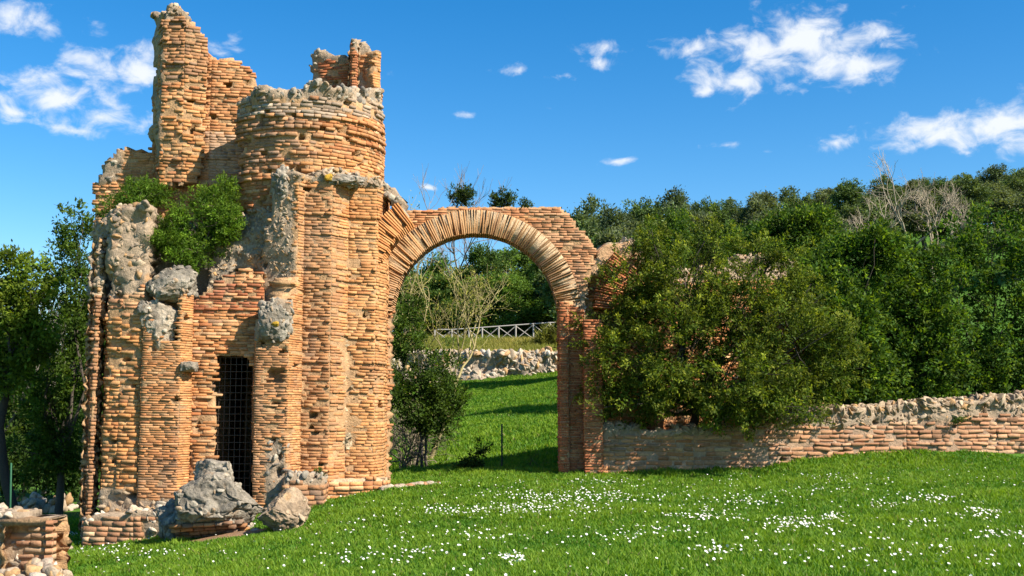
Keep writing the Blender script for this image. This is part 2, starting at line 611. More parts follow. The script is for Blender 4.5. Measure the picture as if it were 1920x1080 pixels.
    while z < zt and not no_brick:
        co = r.normal() * coff - (r.random() < .10) * coff * 2.5
        ph = pitch * r.uniform(.88, 1.12)
        for (u0, u1, k) in runs:
            u = u0 - r.uniform(0, blen[0])
            while u < u1:
                l = r.uniform(*blen)
                a0, a1 = max(u, u0), min(u + l, u1)
                if a1 - a0 > .05:
                    rec.append(((a0 + a1) / 2, z, a1 - a0 - joint, ph - joint, co, k if k is not None else -1))
                u += l
        z += ph
        ci += 1
    if rec:
        rec = np.array(rec)
        kk = rec[:, 5].astype(int)
        uu = rec[:, 0]
        ks = np.where(kk >= 0, kk, np.clip(np.searchsorted(cum, uu, 'right') - 1, 0, len(seg) - 1))
        t = (uu - cum[ks]) / sl_[ks]
        P = np.zeros((len(rec), 3))
        P[:, :2] = pts[ks] + seg[ks] * t[:, None]
        P[:, 2] = rec[:, 1]
        P[:, 1] += lean * (rec[:, 1] - zb)
        bx, by = project(P)
        ex = bx + edge * fbm(P, 2.6, sd + 7, 3) * 1.7
        ey = by + edge * fbm(P, 2.6, sd + 11, 3) * 1.7
        ok = inside(poly, ex, ey) & ~inany(rubble, bx + 6 * vnoise(P, 4, sd), by + 6 * vnoise(P, 4, sd + 1)) & ~inany(bare, bx, by) & ~inhole(bx, by, 2)
        ero = fbm(P, 1.1, sd + 21, 3)
        ok &= r.random(len(rec)) > missing * (1 + 4 * np.maximum(ero, 0) * 3)
        rec, P, ks, bx, by = rec[ok], P[ok], ks[ok], bx[ok], by[ok]
        n = len(rec)
        if n:
            N3 = np.concatenate([nrm[ks], np.zeros((n, 1))], 1)
            T3 = np.concatenate([tg[ks], np.zeros((n, 1))], 1)
            if smooth:   # blend normals round the curve
                tt = ((rec[:, 0] - cum[ks]) / sl_[ks])[:, None]
                nx, pv = np.minimum(ks + 1, len(seg) - 1), np.maximum(ks - 1, 0)
                nn = np.where(tt > .5, nrm[ks] * (1.5 - tt) + nrm[nx] * (tt - .5), nrm[ks] * (.5 + tt) + nrm[pv] * (.5 - tt))
                nn = nn / np.linalg.norm(nn, axis=1, keepdims=True)
                N3[:, :2] = nn
                T3[:, 0], T3[:, 1] = -nn[:, 1], nn[:, 0]
            Z3 = np.tile((0., 0, 1), (n, 1))
            o = rel(P, relief) + np.maximum(rec[:, 4] + jit * r.normal(size=n), -recess * .45)
            P = P + N3 * o[:, None]
            R = rand_rot(r, n, rough)
            A = np.stack([-T3, N3, Z3], -1) @ R
            size = np.stack([rec[:, 2], np.full(n, .11), rec[:, 3] * r.uniform(.9 - 3 * rough, 1.06 + rough, n)], 1)
            M = frames(A[..., 0], A[..., 1], A[..., 2], size, P)
            tn = pick_tone(r, n, pal)
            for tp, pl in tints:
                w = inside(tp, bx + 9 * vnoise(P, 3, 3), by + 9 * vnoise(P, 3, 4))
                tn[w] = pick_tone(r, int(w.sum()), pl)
            Ps = P * (1, 1, 2.2)
            tn = tn * tvar + (1 - tvar) * tn.mean(0)
            band_ = vnoise(np.stack([P[:, 0] * .5, P[:, 1] * .5, P[:, 2] * 9], 1), 1.0, sd + 41)
            tn = tn * (1 + .30 * fbm(Ps, .9, sd + 31, 4) + .10 * band_)[:, None]
            hue = fbm(Ps, 1.4, sd + 51, 3)[:, None]
            tn = tn * (1 + hue * np.array((.04, .14, .22)))
            th.add('brick', part, M, r.integers(0, 8, n), np.clip(tn, .02, .9))
    # rubble stones set in the core
    if rubble:
        xs, ys = np.concatenate([[p[0] for p in q] for q in rubble]), np.concatenate([[p[1] for p in q] for q in rubble])
        ii = np.nonzero(K & inany(rubble, cx, cy))
        nst = int(len(ii[0]) * cell * cell * rub_dens)
        if nst:
            s = r.integers(0, len(ii[0]), nst)
            I, J = ii[0][s], ii[1][s]
            fu, fv = r.random(nst)[:, None], r.random(nst)[:, None]
            P = Fv[I, J] * (1 - fu) * (1 - fv) + Fv[I + 1, J] * fu * (1 - fv) + Fv[I + 1, J + 1] * fu * fv + Fv[I, J + 1] * (1 - fu) * fv
            N3 = np.concatenate([cn[I], np.zeros((nst, 1))], 1)
            scatter_stones(th, part, P, N3, r, rub_size, rub_pal, flat=rub_flat, sink=rub_sink)
        # stones along the broken top edge and its depth
        top = K & ~Kp[1:-1, 2:] & inany(rubble, cx, cy + 8)
        ii = np.nonzero(top)
        if len(ii[0]):
            n = int(len(ii[0]) * cell * thick * rub_dens * .9)
            s = r.integers(0, len(ii[0]), n)
            I, J = ii[0][s], ii[1][s]
            f = r.random(n)[:, None]
            P = Fv[I, J + 1] * (1 - f) + Bk[I, J + 1] * f
            scatter_stones(th, part, P, np.tile((0., 0, 1), (n, 1)), r, rub_size, rub_pal, flat=rub_flat)
    return part


def ico(sub):
    bm = bmesh.new()
    bmesh.ops.create_icosphere(bm, subdivisions=sub, radius=1)
    bm.verts.ensure_lookup_table()
    V = np.array([v.co[:] for v in bm.verts]); T = np.array([[v.index for v in f.verts] for f in bm.faces])
    bm.free()
    return V, T


def blob(name, c, rad, seed, amp=.22, freq=1.3, cuts=8, cutd=(.62, .92), sub=5, pal='grey', mat='rock', rot=0.0, boxy=0.0, fine=.05, cells=0, cell_amp=.07, planes=()):
    r = np.random.default_rng(seed)
    V, T = ico(sub)
    if boxy:
        q = V / np.max(np.abs(V), axis=1, keepdims=True)
        V = V * (1 - boxy) + q * boxy * .85
    U = V.copy()
    V = V * (1 + amp * fbm(U, freq, seed, 3)[:, None] * 1.6)
    for _ in range(cuts):
        n = norm(r.normal(size=3)); d = r.uniform(*cutd)
        V -= (np.maximum(V @ n - d, 0) * .9)[:, None] * n
    for n, d in planes:
        n = norm(np.array(n, float))
        V -= np.maximum(V @ n - d, 0)[:, None] * n
    V *= 1 + (fine * fbm(U, freq * 5, seed + 9, 3) + fine * .6 * np.abs(fbm(U, freq * 9, seed + 19, 2)))[:, None] * 1.6
    jt = 1.0
    if cells:
        pts = norm(r.normal(size=(cells, 3)))
        Uw = norm(U + .12 * np.stack([vnoise(U, 4, seed + k) for k in (1, 2, 3)], 1))
        D = np.sqrt(np.maximum(2 - 2 * Uw @ pts.T, 0))
        ix = D.argmin(1)
        D2 = np.partition(D, 1, axis=1)[:, :2]
        wd = 1.1 / math.sqrt(cells)
        e = np.clip((D2[:, 1] - D2[:, 0]) / wd, 0, 1)
        hgt = r.uniform(.3, 1.0, cells)[ix] * (1 - (1 - e) ** 3)
        V = V * (1 + cell_amp * (hgt - .5))[:, None]
        jt = (r.uniform(.72, 1.25, cells)[ix] * (.8 + .2 * np.clip(e * 2, 0, 1)))[:, None]
    W = V * np.array(rad)
    cr, sr = math.cos(rot), math.sin(rot)
    W = np.stack([W[:, 0] * cr - W[:, 1] * sr, W[:, 0] * sr + W[:, 1] * cr, W[:, 2]], 1) + np.array(c)
    cols = np.array([p[0] for p in PAL[pal]])
    k = (fbm(W, 3.2, seed + 4, 3) * .9 + .5)
    k2 = fbm(W, 7, seed + 14, 2) * .5 + .5
    tone = cols[0] * (1 - k2[:, None]) + cols[1] * k2[:, None]
    tone = tone * (.75 + .5 * np.clip(k, 0, 1)[:, None])
    lw = np.clip((fbm(W, 5, seed + 24, 2) - .35) * 5, 0, 1)[:, None]
    tone = tone * (1 - lw * .6) + np.array(cols[3]) * lw * .6
    tone = tone * jt
    me = mesh_from(name, W, [T], np.clip(tone, .03, .8), 'POINT', MAT[mat])
    return me, W, norm(W - np.array(c)), T


# ------------------------------------------------------------------ ground
GP = [(0, 0, 0), (-6, 0, -.35), (8, 0, .1), (0, 10, 0), (7, 12, .12), (-5, 13, -.72), (-8.0, 17, -1.28), (-12, 17, -1.5), (-4.5, 18, -.68), (-8.4, 22.3, -1.2), (-6.6, 22.0, -.96),
      (-4.2, 21.0, -.6), (-4.0, 23.8, -.38), (-2.8, 24.6, -.16), (0, 24, 0), (1.6, 26.2, .05), (5.5, 26.2, .17), (12.5, 27.3, .48), (18, 28, .65), (14, 18, .35), (-12, 28, -1.35), (-7, 33, -1.2),
      (-3.5, 30, -.2), (0, 29, .08), (2, 29.5, .12), (-1, 38, .75), (0, 45, 1.35), (3, 45, 1.5), (-2, 62, 2.95), (1, 62, 3.1), (3, 62, 3.2), (4.2, 28.0, 1.0), (9, 28.8, 1.25), (14, 29.8, 1.45), (20, 32, 1.9),
      (10, 50, 4.5), (12, 66, 8), (30, 60, 10), (28, 100, 17), (60, 100, 19), (12, 100, 12), (0, 85, 5), (-6, 72, 4.2), (2, 72, 4.4), (-30, 60, -1), (-25, 35, -1.5), (-60, 110, 0), (0, 140, 12),
      (80, 60, 12), (9, 26.0, .3), (7, 24.8, .2), (10.5, 24.5, .3), (3.5, 26.0, .1), (15.5, 26.8, .55), (8, 20, .2), (40, 30, 3), (30, 0, .8), (-30, 0, -2), (0, -40, 0), (60, -40, 2), (-60, -40, -3), (-150, 200, 4), (0, 300, 16), (150, 250, 22), (500, 600, 25), (-500, 600, 12), (0, 800, 18), (600, 0, 10), (-600, 0, 0)]
GP = np.array(GP, float)


def _phi(d):
    return np.sqrt(d * d + .5)


_A = _phi(np.linalg.norm(GP[:, None, :2] - GP[None, :, :2], axis=-1))
_n = len(GP)
_K = np.zeros((_n + 1, _n + 1)); _K[:_n, :_n] = _A; _K[_n, :_n] = 1; _K[:_n, _n] = 1
_W = np.linalg.solve(_K, np.concatenate([GP[:, 2], [0]]))


def ground(x, y):
    x, y = np.asarray(x, float), np.asarray(y, float)
    d = np.sqrt((x[..., None] - GP[:, 0]) ** 2 + (y[..., None] - GP[:, 1]) ** 2)
    z = _phi(d) @ _W[:_n] + _W[_n]
    Q = np.stack([x, y, 0 * x], -1)
    return z + .05 * fbm(Q, .45, 3, 3) * np.clip(y / 8, 0, 1)


def gz(x, y):
    return float(ground(np.array([x]), np.array([y]))[0])


def make_ground():
    def spaced(lo, a, b, hi, fine, g):
        v = list(np.arange(a, b, fine))
        s, x = fine, a
        while x > lo:
            s *= g; x -= s; v.insert(0, x)
        s, x = fine, v[-1]
        while x < hi:
            s *= g; x += s; v.append(x)
        return np.array(v)
    xs = spaced(-900, -14, 16, 900, .25, 1.12)
    ys = spaced(-80, 6, 34, 1200, .25, 1.07)
    X, Y = np.meshgrid(xs, ys, indexing='ij')
    Z = ground(X, Y)
    V = np.stack([X, Y, Z], -1).reshape(-1, 3)
    n, m = len(xs), len(ys)
    I = np.arange(n * m).reshape(n, m)
    q = np.stack([I[:-1, :-1], I[1:, :-1], I[1:, 1:], I[:-1, 1:]], -1).reshape(-1, 4)
    mt = bpy.data.materials.new('meadow_soil')
    mt.use_nodes = True
    nt = mt.node_tree; L = nt.links.new
    b = nt.nodes['Principled BSDF']; b.inputs['Roughness'].default_value = .95; b.inputs['Specular IOR Level'].default_value = .1
    ge = nd(nt, 'ShaderNodeNewGeometry')
    a = nd(nt, 'ShaderNodeTexNoise'); a.inputs['Scale'].default_value = 1.2; a.inputs['Detail'].default_value = 8; a.inputs['Roughness'].default_value = .7
    L(ge.outputs['Position'], a.inputs['Vector'])
    cr = nd(nt, 'ShaderNodeValToRGB')
    cr.color_ramp.elements[0].position, cr.color_ramp.elements[0].color = .3, (.05, .12, .014, 1)
    cr.color_ramp.elements[1].position, cr.color_ramp.elements[1].color = .7, (.085, .17, .02, 1)
    L(a.outputs[0], cr.inputs[0]); L(cr.outputs[0], b.inputs['Base Color'])
    n2 = nd(nt, 'ShaderNodeTexNoise'); n2.inputs['Scale'].default_value = 14; n2.inputs['Detail'].default_value = 8
    L(ge.outputs['Position'], n2.inputs['Vector'])
    bp = nd(nt, 'ShaderNodeBump'); bp.inputs['Strength'].default_value = .8; bp.inputs['Distance'].default_value = .06
    L(n2.outputs[0], bp.inputs['Height']); L(bp.outputs[0], b.inputs['Normal'])
    me = mesh_from('ground', V, [q], mat=mt, smooth=True)
    o = link('ground', me)
    tag(o, 'grassy meadow ground sloping gently down to the left', None, kind='structure')
    return mt


M_SOIL = make_ground()

# ------------------------------------------------------------------ the brick tower
tower = Thing('brick_tower', 'tall ruined brick tower with a barred doorway and broken jagged top', 'tower', at(440, 960, 24.5))

# lower walls ------------------------------------------------------
wall_patch(tower, 'corner_pier', [(172, 24.9), (161, 24.25), (165, 23.75), (174, 23.6), (183, 23.66), (187, 24.0)],
           [(150, 1000), (157, 640), (160, 556), (172, 533), (178, 460), (182, 440), (196, 470), (196, 1000)],
           thick=.22, relief=.03, rfreq=2.2, missing=.10, coff=.022, smooth=False, pal='dim', pitch=.075, jit=.016, putlog=3, rubble=[[(140, 430), (200, 430), (200, 552), (140, 560)]])
wall_patch(tower, 'side_wall', [(193, 24.05), (198, 23.58), (225, 23.52), (266, 23.5)],
           [(183, 1000), (183, 640), (176, 470), (181, 432), (197, 412), (240, 391), (273, 381), (310, 379), (312, 560), (275, 600), (268, 1000)],
           rough=.03, thick=.7, relief=.05, rfreq=1.6, missing=.055, coff=.014, pal='gold', pitch=.078, jit=.014,
           rubble=[[(160, 360), (330, 360), (330, 500), (270, 510), (262, 545), (230, 552), (150, 560)], [(185, 915), (268, 925), (268, 1000), (185, 1000)]],
           rub_size=(.09, .24), holes=[(222, 552, 10, 8), (237, 672, 9, 9), (228, 724, 14, 7), (253, 724, 9, 9), (213, 829, 11, 8), (213, 864, 13, 9), (246, 925, 12, 8), (200, 700, 9, 8), (240, 640, 8, 8)],
           tints=[([(150, 540), (270, 540), (270, 590), (150, 600)], 'pink')])
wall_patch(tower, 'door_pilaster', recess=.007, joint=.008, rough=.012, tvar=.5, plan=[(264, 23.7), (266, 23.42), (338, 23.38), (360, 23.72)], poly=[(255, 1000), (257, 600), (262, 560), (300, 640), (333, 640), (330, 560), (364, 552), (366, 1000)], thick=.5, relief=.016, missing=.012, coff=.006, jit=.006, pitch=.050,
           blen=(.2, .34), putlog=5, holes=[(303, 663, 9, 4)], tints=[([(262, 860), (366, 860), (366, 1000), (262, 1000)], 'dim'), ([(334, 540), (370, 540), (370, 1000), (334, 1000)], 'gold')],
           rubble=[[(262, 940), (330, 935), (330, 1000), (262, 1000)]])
door_poly = [(354, 1000), (354, 600), (360, 560), (378, 555), (420, 520), (455, 503), (486, 508), (492, 560), (488, 690), (474, 680), (462, 664), (440, 668), (412, 662), (402, 690), (400, 900), (400, 1000)]
wall_patch(tower, 'niche_wall', recess=.009, joint=.009, rough=.016, tvar=.85, plan=[(354, 23.80), (492, 23.92)], poly=door_poly, thick=.45, relief=.03, rfreq=2.2, missing=.03, coff=.014, pitch=.066, lean=.0, pal='tan', edge=3.0,
           tints=[([(350, 490), (500, 490), (500, 575), (350, 590)], 'red')], holes=[(373, 792, 8, 7), (470, 515, 14, 12)], putlog=2)
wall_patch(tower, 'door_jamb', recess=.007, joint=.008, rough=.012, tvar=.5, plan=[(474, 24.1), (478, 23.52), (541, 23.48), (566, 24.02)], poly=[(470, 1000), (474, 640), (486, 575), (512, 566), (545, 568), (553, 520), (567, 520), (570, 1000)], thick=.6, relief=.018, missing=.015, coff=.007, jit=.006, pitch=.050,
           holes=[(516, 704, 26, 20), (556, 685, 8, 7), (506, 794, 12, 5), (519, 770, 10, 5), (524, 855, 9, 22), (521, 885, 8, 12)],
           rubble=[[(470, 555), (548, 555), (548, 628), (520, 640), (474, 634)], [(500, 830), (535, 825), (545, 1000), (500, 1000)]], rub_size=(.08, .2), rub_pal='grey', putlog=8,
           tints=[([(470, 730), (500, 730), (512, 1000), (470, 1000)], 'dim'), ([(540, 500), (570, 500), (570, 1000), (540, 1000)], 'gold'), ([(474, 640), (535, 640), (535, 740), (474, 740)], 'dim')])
CRACK = [(642, 632), (652, 632), (662, 690), (664, 730), (658, 770), (668, 790), (660, 810), (656, 842), (646, 842), (644, 810), (632, 800), (640, 770), (640, 700)]
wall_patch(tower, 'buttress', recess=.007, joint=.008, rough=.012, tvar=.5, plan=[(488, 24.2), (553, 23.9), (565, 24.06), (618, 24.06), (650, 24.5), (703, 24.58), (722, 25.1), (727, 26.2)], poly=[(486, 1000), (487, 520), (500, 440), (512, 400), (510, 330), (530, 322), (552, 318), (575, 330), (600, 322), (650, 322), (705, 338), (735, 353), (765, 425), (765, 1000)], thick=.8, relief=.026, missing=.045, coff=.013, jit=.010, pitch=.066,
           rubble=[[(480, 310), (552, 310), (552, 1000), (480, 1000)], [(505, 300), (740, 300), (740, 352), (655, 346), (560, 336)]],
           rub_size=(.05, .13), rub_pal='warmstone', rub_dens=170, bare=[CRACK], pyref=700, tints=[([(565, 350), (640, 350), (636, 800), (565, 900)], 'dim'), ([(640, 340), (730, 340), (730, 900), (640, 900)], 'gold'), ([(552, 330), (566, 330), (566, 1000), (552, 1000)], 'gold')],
           holes=[(589, 782, 14, 8), (584, 800, 9, 5), (712, 758, 8, 16), (593, 811, 12, 4), (600, 870, 8, 4), (668, 860, 11, 4), (555, 640, 6, 6)], putlog=9)
wall_patch(tower, 'mortar_scar', [(618, 24.05), (650, 24.485), (703, 24.565)], CRACK, thick=.05, relief=.02, rfreq=4, no_brick=True, cell=.05, core_tone=(.55, .41, .25), edge=5)
wall_patch(tower, 'rubble_core', [(380, 24.3), (470, 24.12), (520, 24.1)],
           [(372, 560), (392, 480), (440, 405), (462, 395), (500, 392), (512, 345), (553, 330), (556, 640), (492, 640), (488, 512), (455, 502), (420, 520)], thick=.9, relief=.07, rfreq=1.8, lean=.14, zmin=at(450, 645, 24.2)[2],
           rubble=[[(300, 300), (600, 300), (600, 660), (300, 660)]], rub_size=(.05, .13), rub_dens=240, rub_pal='warmstone', rub_core=(.34, .265, .185), cell=.07)
# upper walls ------------------------------------------------------
wall_patch(tower, 'back_wall', recess=.007, joint=.008, rough=.012, tvar=.5, plan=[(176, 26.15), (290, 25.95), (392, 25.85), (480, 26.0)], poly=[(178, 560), (180, 345), (190, 327), (206, 300), (223, 283), (243, 279), (284, 286), (300, 100), (385, 92), (391, 108), (407, 111), (433, 111), (450, 120), (473, 140), (477, 160), (474, 190), (470, 560)],
           thick=.7, relief=.035, missing=.03, coff=.011, pitch=.07, pyref=300, pal='tan', holes=[(427, 155, 8, 14), (398, 218, 12, 9), (362, 243, 12, 10)],
           tints=[([(388, 250), (455, 250), (455, 345), (388, 345)], 'grey')], rubble=[[(170, 270), (222, 270), (232, 300), (222, 340), (170, 345)]], rub_pal='grey', rub_size=(.08, .2), putlog=6)
wall_patch(tower, 'spire', [(285, 26.3), (303, 25.52), (345, 25.48), (388, 25.66), (393, 25.95)],
           [(282, 300), (284, 283), (288, 27), (307, 25), (309, 9), (322, 5), (340, 12), (348, 30), (362, 43), (370, 63), (387, 87), (391, 107), (390, 160), (380, 290), (370, 345), (282, 345)],
           rough=.03, thick=.62, relief=.05, rfreq=1.5, missing=.05, coff=.026, jit=.016, pitch=.08, pyref=150, pal='dim', rubble=[[(280, 0), (345, 0), (352, 33), (300, 40), (306, 120), (300, 290), (280, 290)]], rub_pal='warmstone', rub_size=(.07, .18),
           tints=[([(280, 150), (400, 150), (400, 350), (280, 350)], 'tan'), ([(300, 200), (400, 200), (400, 350), (300, 350)], 'gold')], holes=[(362, 243, 14, 12), (360, 185, 8, 8)])
ex_c = at(572, 400, 26.35); ex_R = 1.86
ang = np.linspace(math.radians(222), math.radians(358), 26)
ex_plan = [(ex_c[0] + ex_R * math.cos(a), ex_c[1] + ex_R * math.sin(a)) for a in ang]
wall_patch(tower, 'curved_wall', ex_plan,
           [(427, 203), (433, 187), (473, 177), (490, 168), (557, 162), (590, 160), (657, 168), (687, 165), (712, 168), (722, 350), (722, 420), (505, 440), (497, 395), (462, 398), (447, 378), (450, 267), (440, 233)],
           rough=.03, thick=.75, relief=.05, rfreq=1.5, missing=.06, coff=.03, jit=.014, pitch=.082, smooth=True, xyplan=True, pal='tan', blen=(.14, .3),
           rubble=[[(420, 150), (720, 150), (720, 200), (680, 188), (640, 192), (600, 184), (540, 188), (500, 182), (420, 190)]], rub_pal='grey', rub_size=(.08, .2),
           holes=[(491, 226, 10, 16), (550, 216, 9, 8), (570, 255, 16, 6), (520, 255, 10, 5), (562, 318, 16, 9), (500, 321, 9, 9), (610, 240, 14, 5), (640, 243, 12, 5), (655, 262, 12, 5), (625, 232, 14, 4), (670, 290, 12, 4), (545, 315, 10, 5)],
           tints=[([(440, 190), (600, 190), (600, 300), (440, 330)], 'dim'), ([(430, 180), (720, 180), (720, 222), (430, 215)], 'grey'), ([(560, 300), (720, 290), (720, 345), (560, 345)], 'gold')], putlog=14)
wall_patch(tower, 'corner_strip', recess=.007, joint=.008, rough=.012, tvar=.5, plan=[(690, 26.1), (713, 26.35), (722, 26.9)], poly=[(695, 430), (702, 96), (712, 97), (722, 345), (724, 430)], thick=.4, relief=.02, missing=.02, pyref=250, pal='gold')
wall_patch(tower, 'parapet_fragment', [(579, 27.3), (657, 26.95)], [(580, 200), (587, 160), (583, 130), (580, 108), (590, 99), (620, 103), (660, 106), (662, 200)], thick=.5, relief=.03, missing=.03, pyref=150, pal='red',
           rubble=[[(570, 90), (592, 90), (592, 150), (588, 165), (570, 165)], [(570, 90), (665, 90), (665, 113), (570, 112)]], rub_pal='grey', rub_size=(.06, .13), holes=[(628, 152, 7, 9)])
wall_patch(tower, 'parapet_pillar', recess=.007, joint=.008, rough=.012, tvar=.5, plan=[(661, 27.0), (656, 26.35), (668, 26.3), (671, 26.5), (711, 26.45), (716, 26.9)], poly=[(651, 200), (655, 90), (662, 78), (676, 75), (690, 82), (696, 97), (711, 98), (714, 200)], thick=.18, relief=.012, missing=.02, pyref=130, pal='red', pitch=.066,
           tints=[([(669, 90), (720, 90), (720, 220), (669, 220)], 'gold')], rubble=[[(658, 60), (697, 60), (697, 100), (674, 104), (660, 90)], [(672, 140), (690, 142), (698, 200), (672, 200)]], rub_pal='grey', rub_size=(.06, .12))
# rear walls close the tower off behind
wall_patch(tower, 'rear_wall', [(685, 26.7), (680, 28.0), (230, 28.0), (205, 25.2)], [(150, 1000), (150, 400), (740, 400), (740, 1000)], thick=.4, cell=.3, pitch=.12, blen=(.3, .5), relief=.02, pal='tan', xyplan=False)


def box_mesh(name, lo, hi, tone, mat, jit=0, seed=1):
    lo, hi = np.array(lo, float), np.array(hi, float)
    V = np.array([[(lo, hi)[i][0], (lo, hi)[j][1], (lo, hi)[k][2]] for i in (0, 1) for j in (0, 1) for k in (0, 1)])
    if jit:
        V = V + np.random.default_rng(seed).uniform(-jit, jit, V.shape)
    q = np.array([(0, 1, 3, 2), (4, 6, 7, 5), (0, 4, 5, 1), (2, 3, 7, 6), (0, 2, 6, 4), (1, 5, 7, 3)])
    return mesh_from(name, V, [q], np.tile(tone, (6, 1)), 'FACE', MAT[mat])


# the room behind the door and the iron grille in it
dl, dr = at(398, 800, 24.3)[0], at(480, 800, 24.3)[0]
dz0, dz1 = at(440, 905, 24.1)[2] - .3, at(440, 660, 24.2)[2]
tower.part('chamber_wall', box_mesh('chamber_wall', (dl - .5, 24.45, dz0 - .2), (dl - .05, 27.4, dz1 + .4), (.3, .18, .09), 'core'))
tower.part('chamber_wall', box_mesh('chamber_wall', (dr + .05, 24.45, dz0 - .2), (dr + .5, 27.4, dz1 + .4), (.3, .18, .09), 'core'))
tower.part('chamber_wall', box_mesh('chamber_wall', (dl - .5, 27.42, dz0 - .2), (dr + .5, 27.8, dz1 + .4), (.3, .18, .09), 'core'))
tower.part('chamber_vault', box_mesh('chamber_vault', (dl - .5, 24.4, dz1 + .02), (dr + .5, 27.9, dz1 + .5), (.3, .18, .09), 'core'))
tower.part('tower_fill', box_mesh('tower_fill', at(200, 500, 24.9)[:2].tolist() + [dz1 + .6], at(690, 500, 26.9)[:2].tolist() + [at(400, 425, 25.5)[2]], (.3, .24, .17), 'core'))
tower.part('tower_fill', box_mesh('tower_fill', (dr + .55, 25.0, dz0 - .4), (at(690, 700, 25.2)[0], 27.6, dz1 + .55), (.3, .24, .17), 'core'))
tower.part('tower_fill', box_mesh('tower_fill', (at(205, 700, 24.9)[0], 24.6, dz0 - .9), (dl - .55, 27.6, dz1 + .55), (.3, .24, .17), 'core'))


class Acc:
    def __init__(s):
        s.V, s.Q, s.n = [], [], 0

    def add(s, V, Q):
        s.V.append(np.asarray(V)); s.Q.append(np.asarray(Q) + s.n); s.n += len(V)

    def mesh(s, name, tone, mat, var=0, seed=0, smooth=False):
        V = np.concatenate(s.V); Q = np.concatenate(s.Q)
        t = np.tile(np.array(tone, float), (len(V), 1))
        if var:
            t = t * (1 + var * fbm(V, 3, seed, 3)[:, None] * 1.5)
        return mesh_from(name, V, [Q], np.clip(t, .01, .9), 'POINT', MAT[mat], smooth)


def tube(acc, pts, rad, sides=6, cap=False):
    pts = np.asarray(pts, float)
    n = len(pts)
    d = np.gradient(pts, axis=0)
    d = norm(d)
    ref = np.array((0.3, 0.2, 1.)) if abs(d[0, 2]) < .8 else np.array((1., .2, 0))
    a = norm(np.cross(d, ref)); b = np.cross(d, a)
    th = np.linspace(0, 2 * math.pi, sides, endpoint=False)
    rad = np.broadcast_to(np.asarray(rad, float), (n,))
    V = pts[:, None] + rad[:, None, None] * (a[:, None] * np.cos(th)[None, :, None] + b[:, None] * np.sin(th)[None, :, None])
    I = np.arange(n * sides).reshape(n, sides)
    J = np.roll(I, -1, 1)
    acc.add(V.reshape(-1, 3), np.stack([I[:-1], J[:-1], J[1:], I[1:]], -1).reshape(-1, 4))


def bar(th_parent, name, p, q, r_, tone, mat='metal', sides=6):
    a = Acc(); tube(a, [p, (np.array(p) + q) / 2, q], r_, sides)
    return link(name, a.mesh(name, tone, mat), th_parent)


GY = 24.02
gr = tower.part('door_grille', box_mesh('door_grille', (dl + .06, GY - .02, dz0), (dl + .09, GY + .02, dz1), (.1, .075, .055), 'metal'))
x = dl + .2
while x < dr:
    bar(gr, 'vertical_bar', (x, GY, dz0), (x, GY, dz1), .009, (.06, .044, .03)); x += .118
z = dz0 + .25
while z < dz1:
    bar(gr, 'cross_bar', (dl, GY - .015, z), (dr, GY - .015, z), .008, (.06, .044, .03)); z += .15

# the front arch's broken springer: radial bricks on the tower's right shoulder
sc_ = at(868, 548, 24.72)
vr = np.random.default_rng(77)


def ring(th, part, c, r0, r1, t0, t1, n, y0, dep, pal, r, kind='voussoir', jit=.012, broken=None):
    Ms, tn = [], []
    for k in range(n):
        t = t0 + (t1 - t0) * (k + .5) / n
        ro, ri = r1 + r.normal() * jit, r0 + r.normal() * jit * .6
        if broken and t < broken:
            ri += r.uniform(.0, .22); ro -= r.uniform(0, .12)
        rm = (ro + ri) / 2
        pos = (c[0] + rm * math.cos(t), y0 + r.normal() * .003, c[2] + rm * math.sin(t))
        ra = np.array((math.cos(t), 0, math.sin(t))); ta = np.array((-math.sin(t), 0, math.cos(t)))
        w = abs(t1 - t0) / n * (r0 + r1) / 2
        Y = np.array((0, -1., 0))
        Zx = np.cross(ra, Y)
        Ms.append(frames(ra[None], Y[None], Zx[None], np.array([[ro - ri, dep, w * .965 * r.uniform(.94, 1.03)]]), np.array([pos]))[0])
    th.add(kind, part, np.array(Ms), r.integers(0, 8, n), pick_tone(r, n, pal, .05) * .55 + .45 * np.mean([c for c, w in PAL[pal]], axis=0))


def band(th, name, c, r0, r1, t0, t1, y0, dep, tone=(.44, .31, .18)):
    n = 60
    V = []
    for k in range(n + 1):
        t = t0 + (t1 - t0) * k / n
        for rr, y in ((r0, y0), (r1, y0), (r1, y0 + dep), (r0, y0 + dep)):
            V.append((c[0] + rr * math.cos(t), y, c[2] + rr * math.sin(t)))
    I = np.arange((n + 1) * 4).reshape(n + 1, 4)
    q = np.concatenate([np.stack([I[:-1, a], I[:-1, (a + 1) % 4], I[1:, (a + 1) % 4], I[1:, a]], -1) for a in range(4)] + [I[:1], I[-1:, ::-1]])
    V = np.array(V)
    return th.part(name, mesh_from(name, V, [q], np.clip(np.array(tone) * (1 + .25 * fbm(V, 4, 3, 2)[:, None]), .02, .9), 'POINT', MAT['core']))


vb = []
for v in PIECES['brick'][0]:
    v = v.copy(); v[:4, 1] = -1
    vb.append(v)
PIECES['voussoir'] = PIECES['brick']
MAT['voussoir'] = MAT['brick']
spr = band(tower, 'arch_springer', sc_, 1.955, 2.47, math.pi * 1.02, math.pi * .705, 24.715, .8)
ring(tower, spr, sc_, 1.94, 2.50, math.pi * 1.02, math.pi * .70, 40, 24.69, .7, 'gold', vr)
wall_patch(tower, 'springer_cap', [(690, 24.86), (765, 24.86)], [(690, 350), (715, 340), (738, 352), (755, 378), (762, 405), (750, 412), (730, 372), (712, 362), (694, 372)], thick=.8, relief=.05, edge=3,
           rubble=[[(600, 300), (800, 300), (800, 450), (600, 450)]], rub_pal='grey', rub_size=(.08, .18), rub_dens=80, cell=.07)


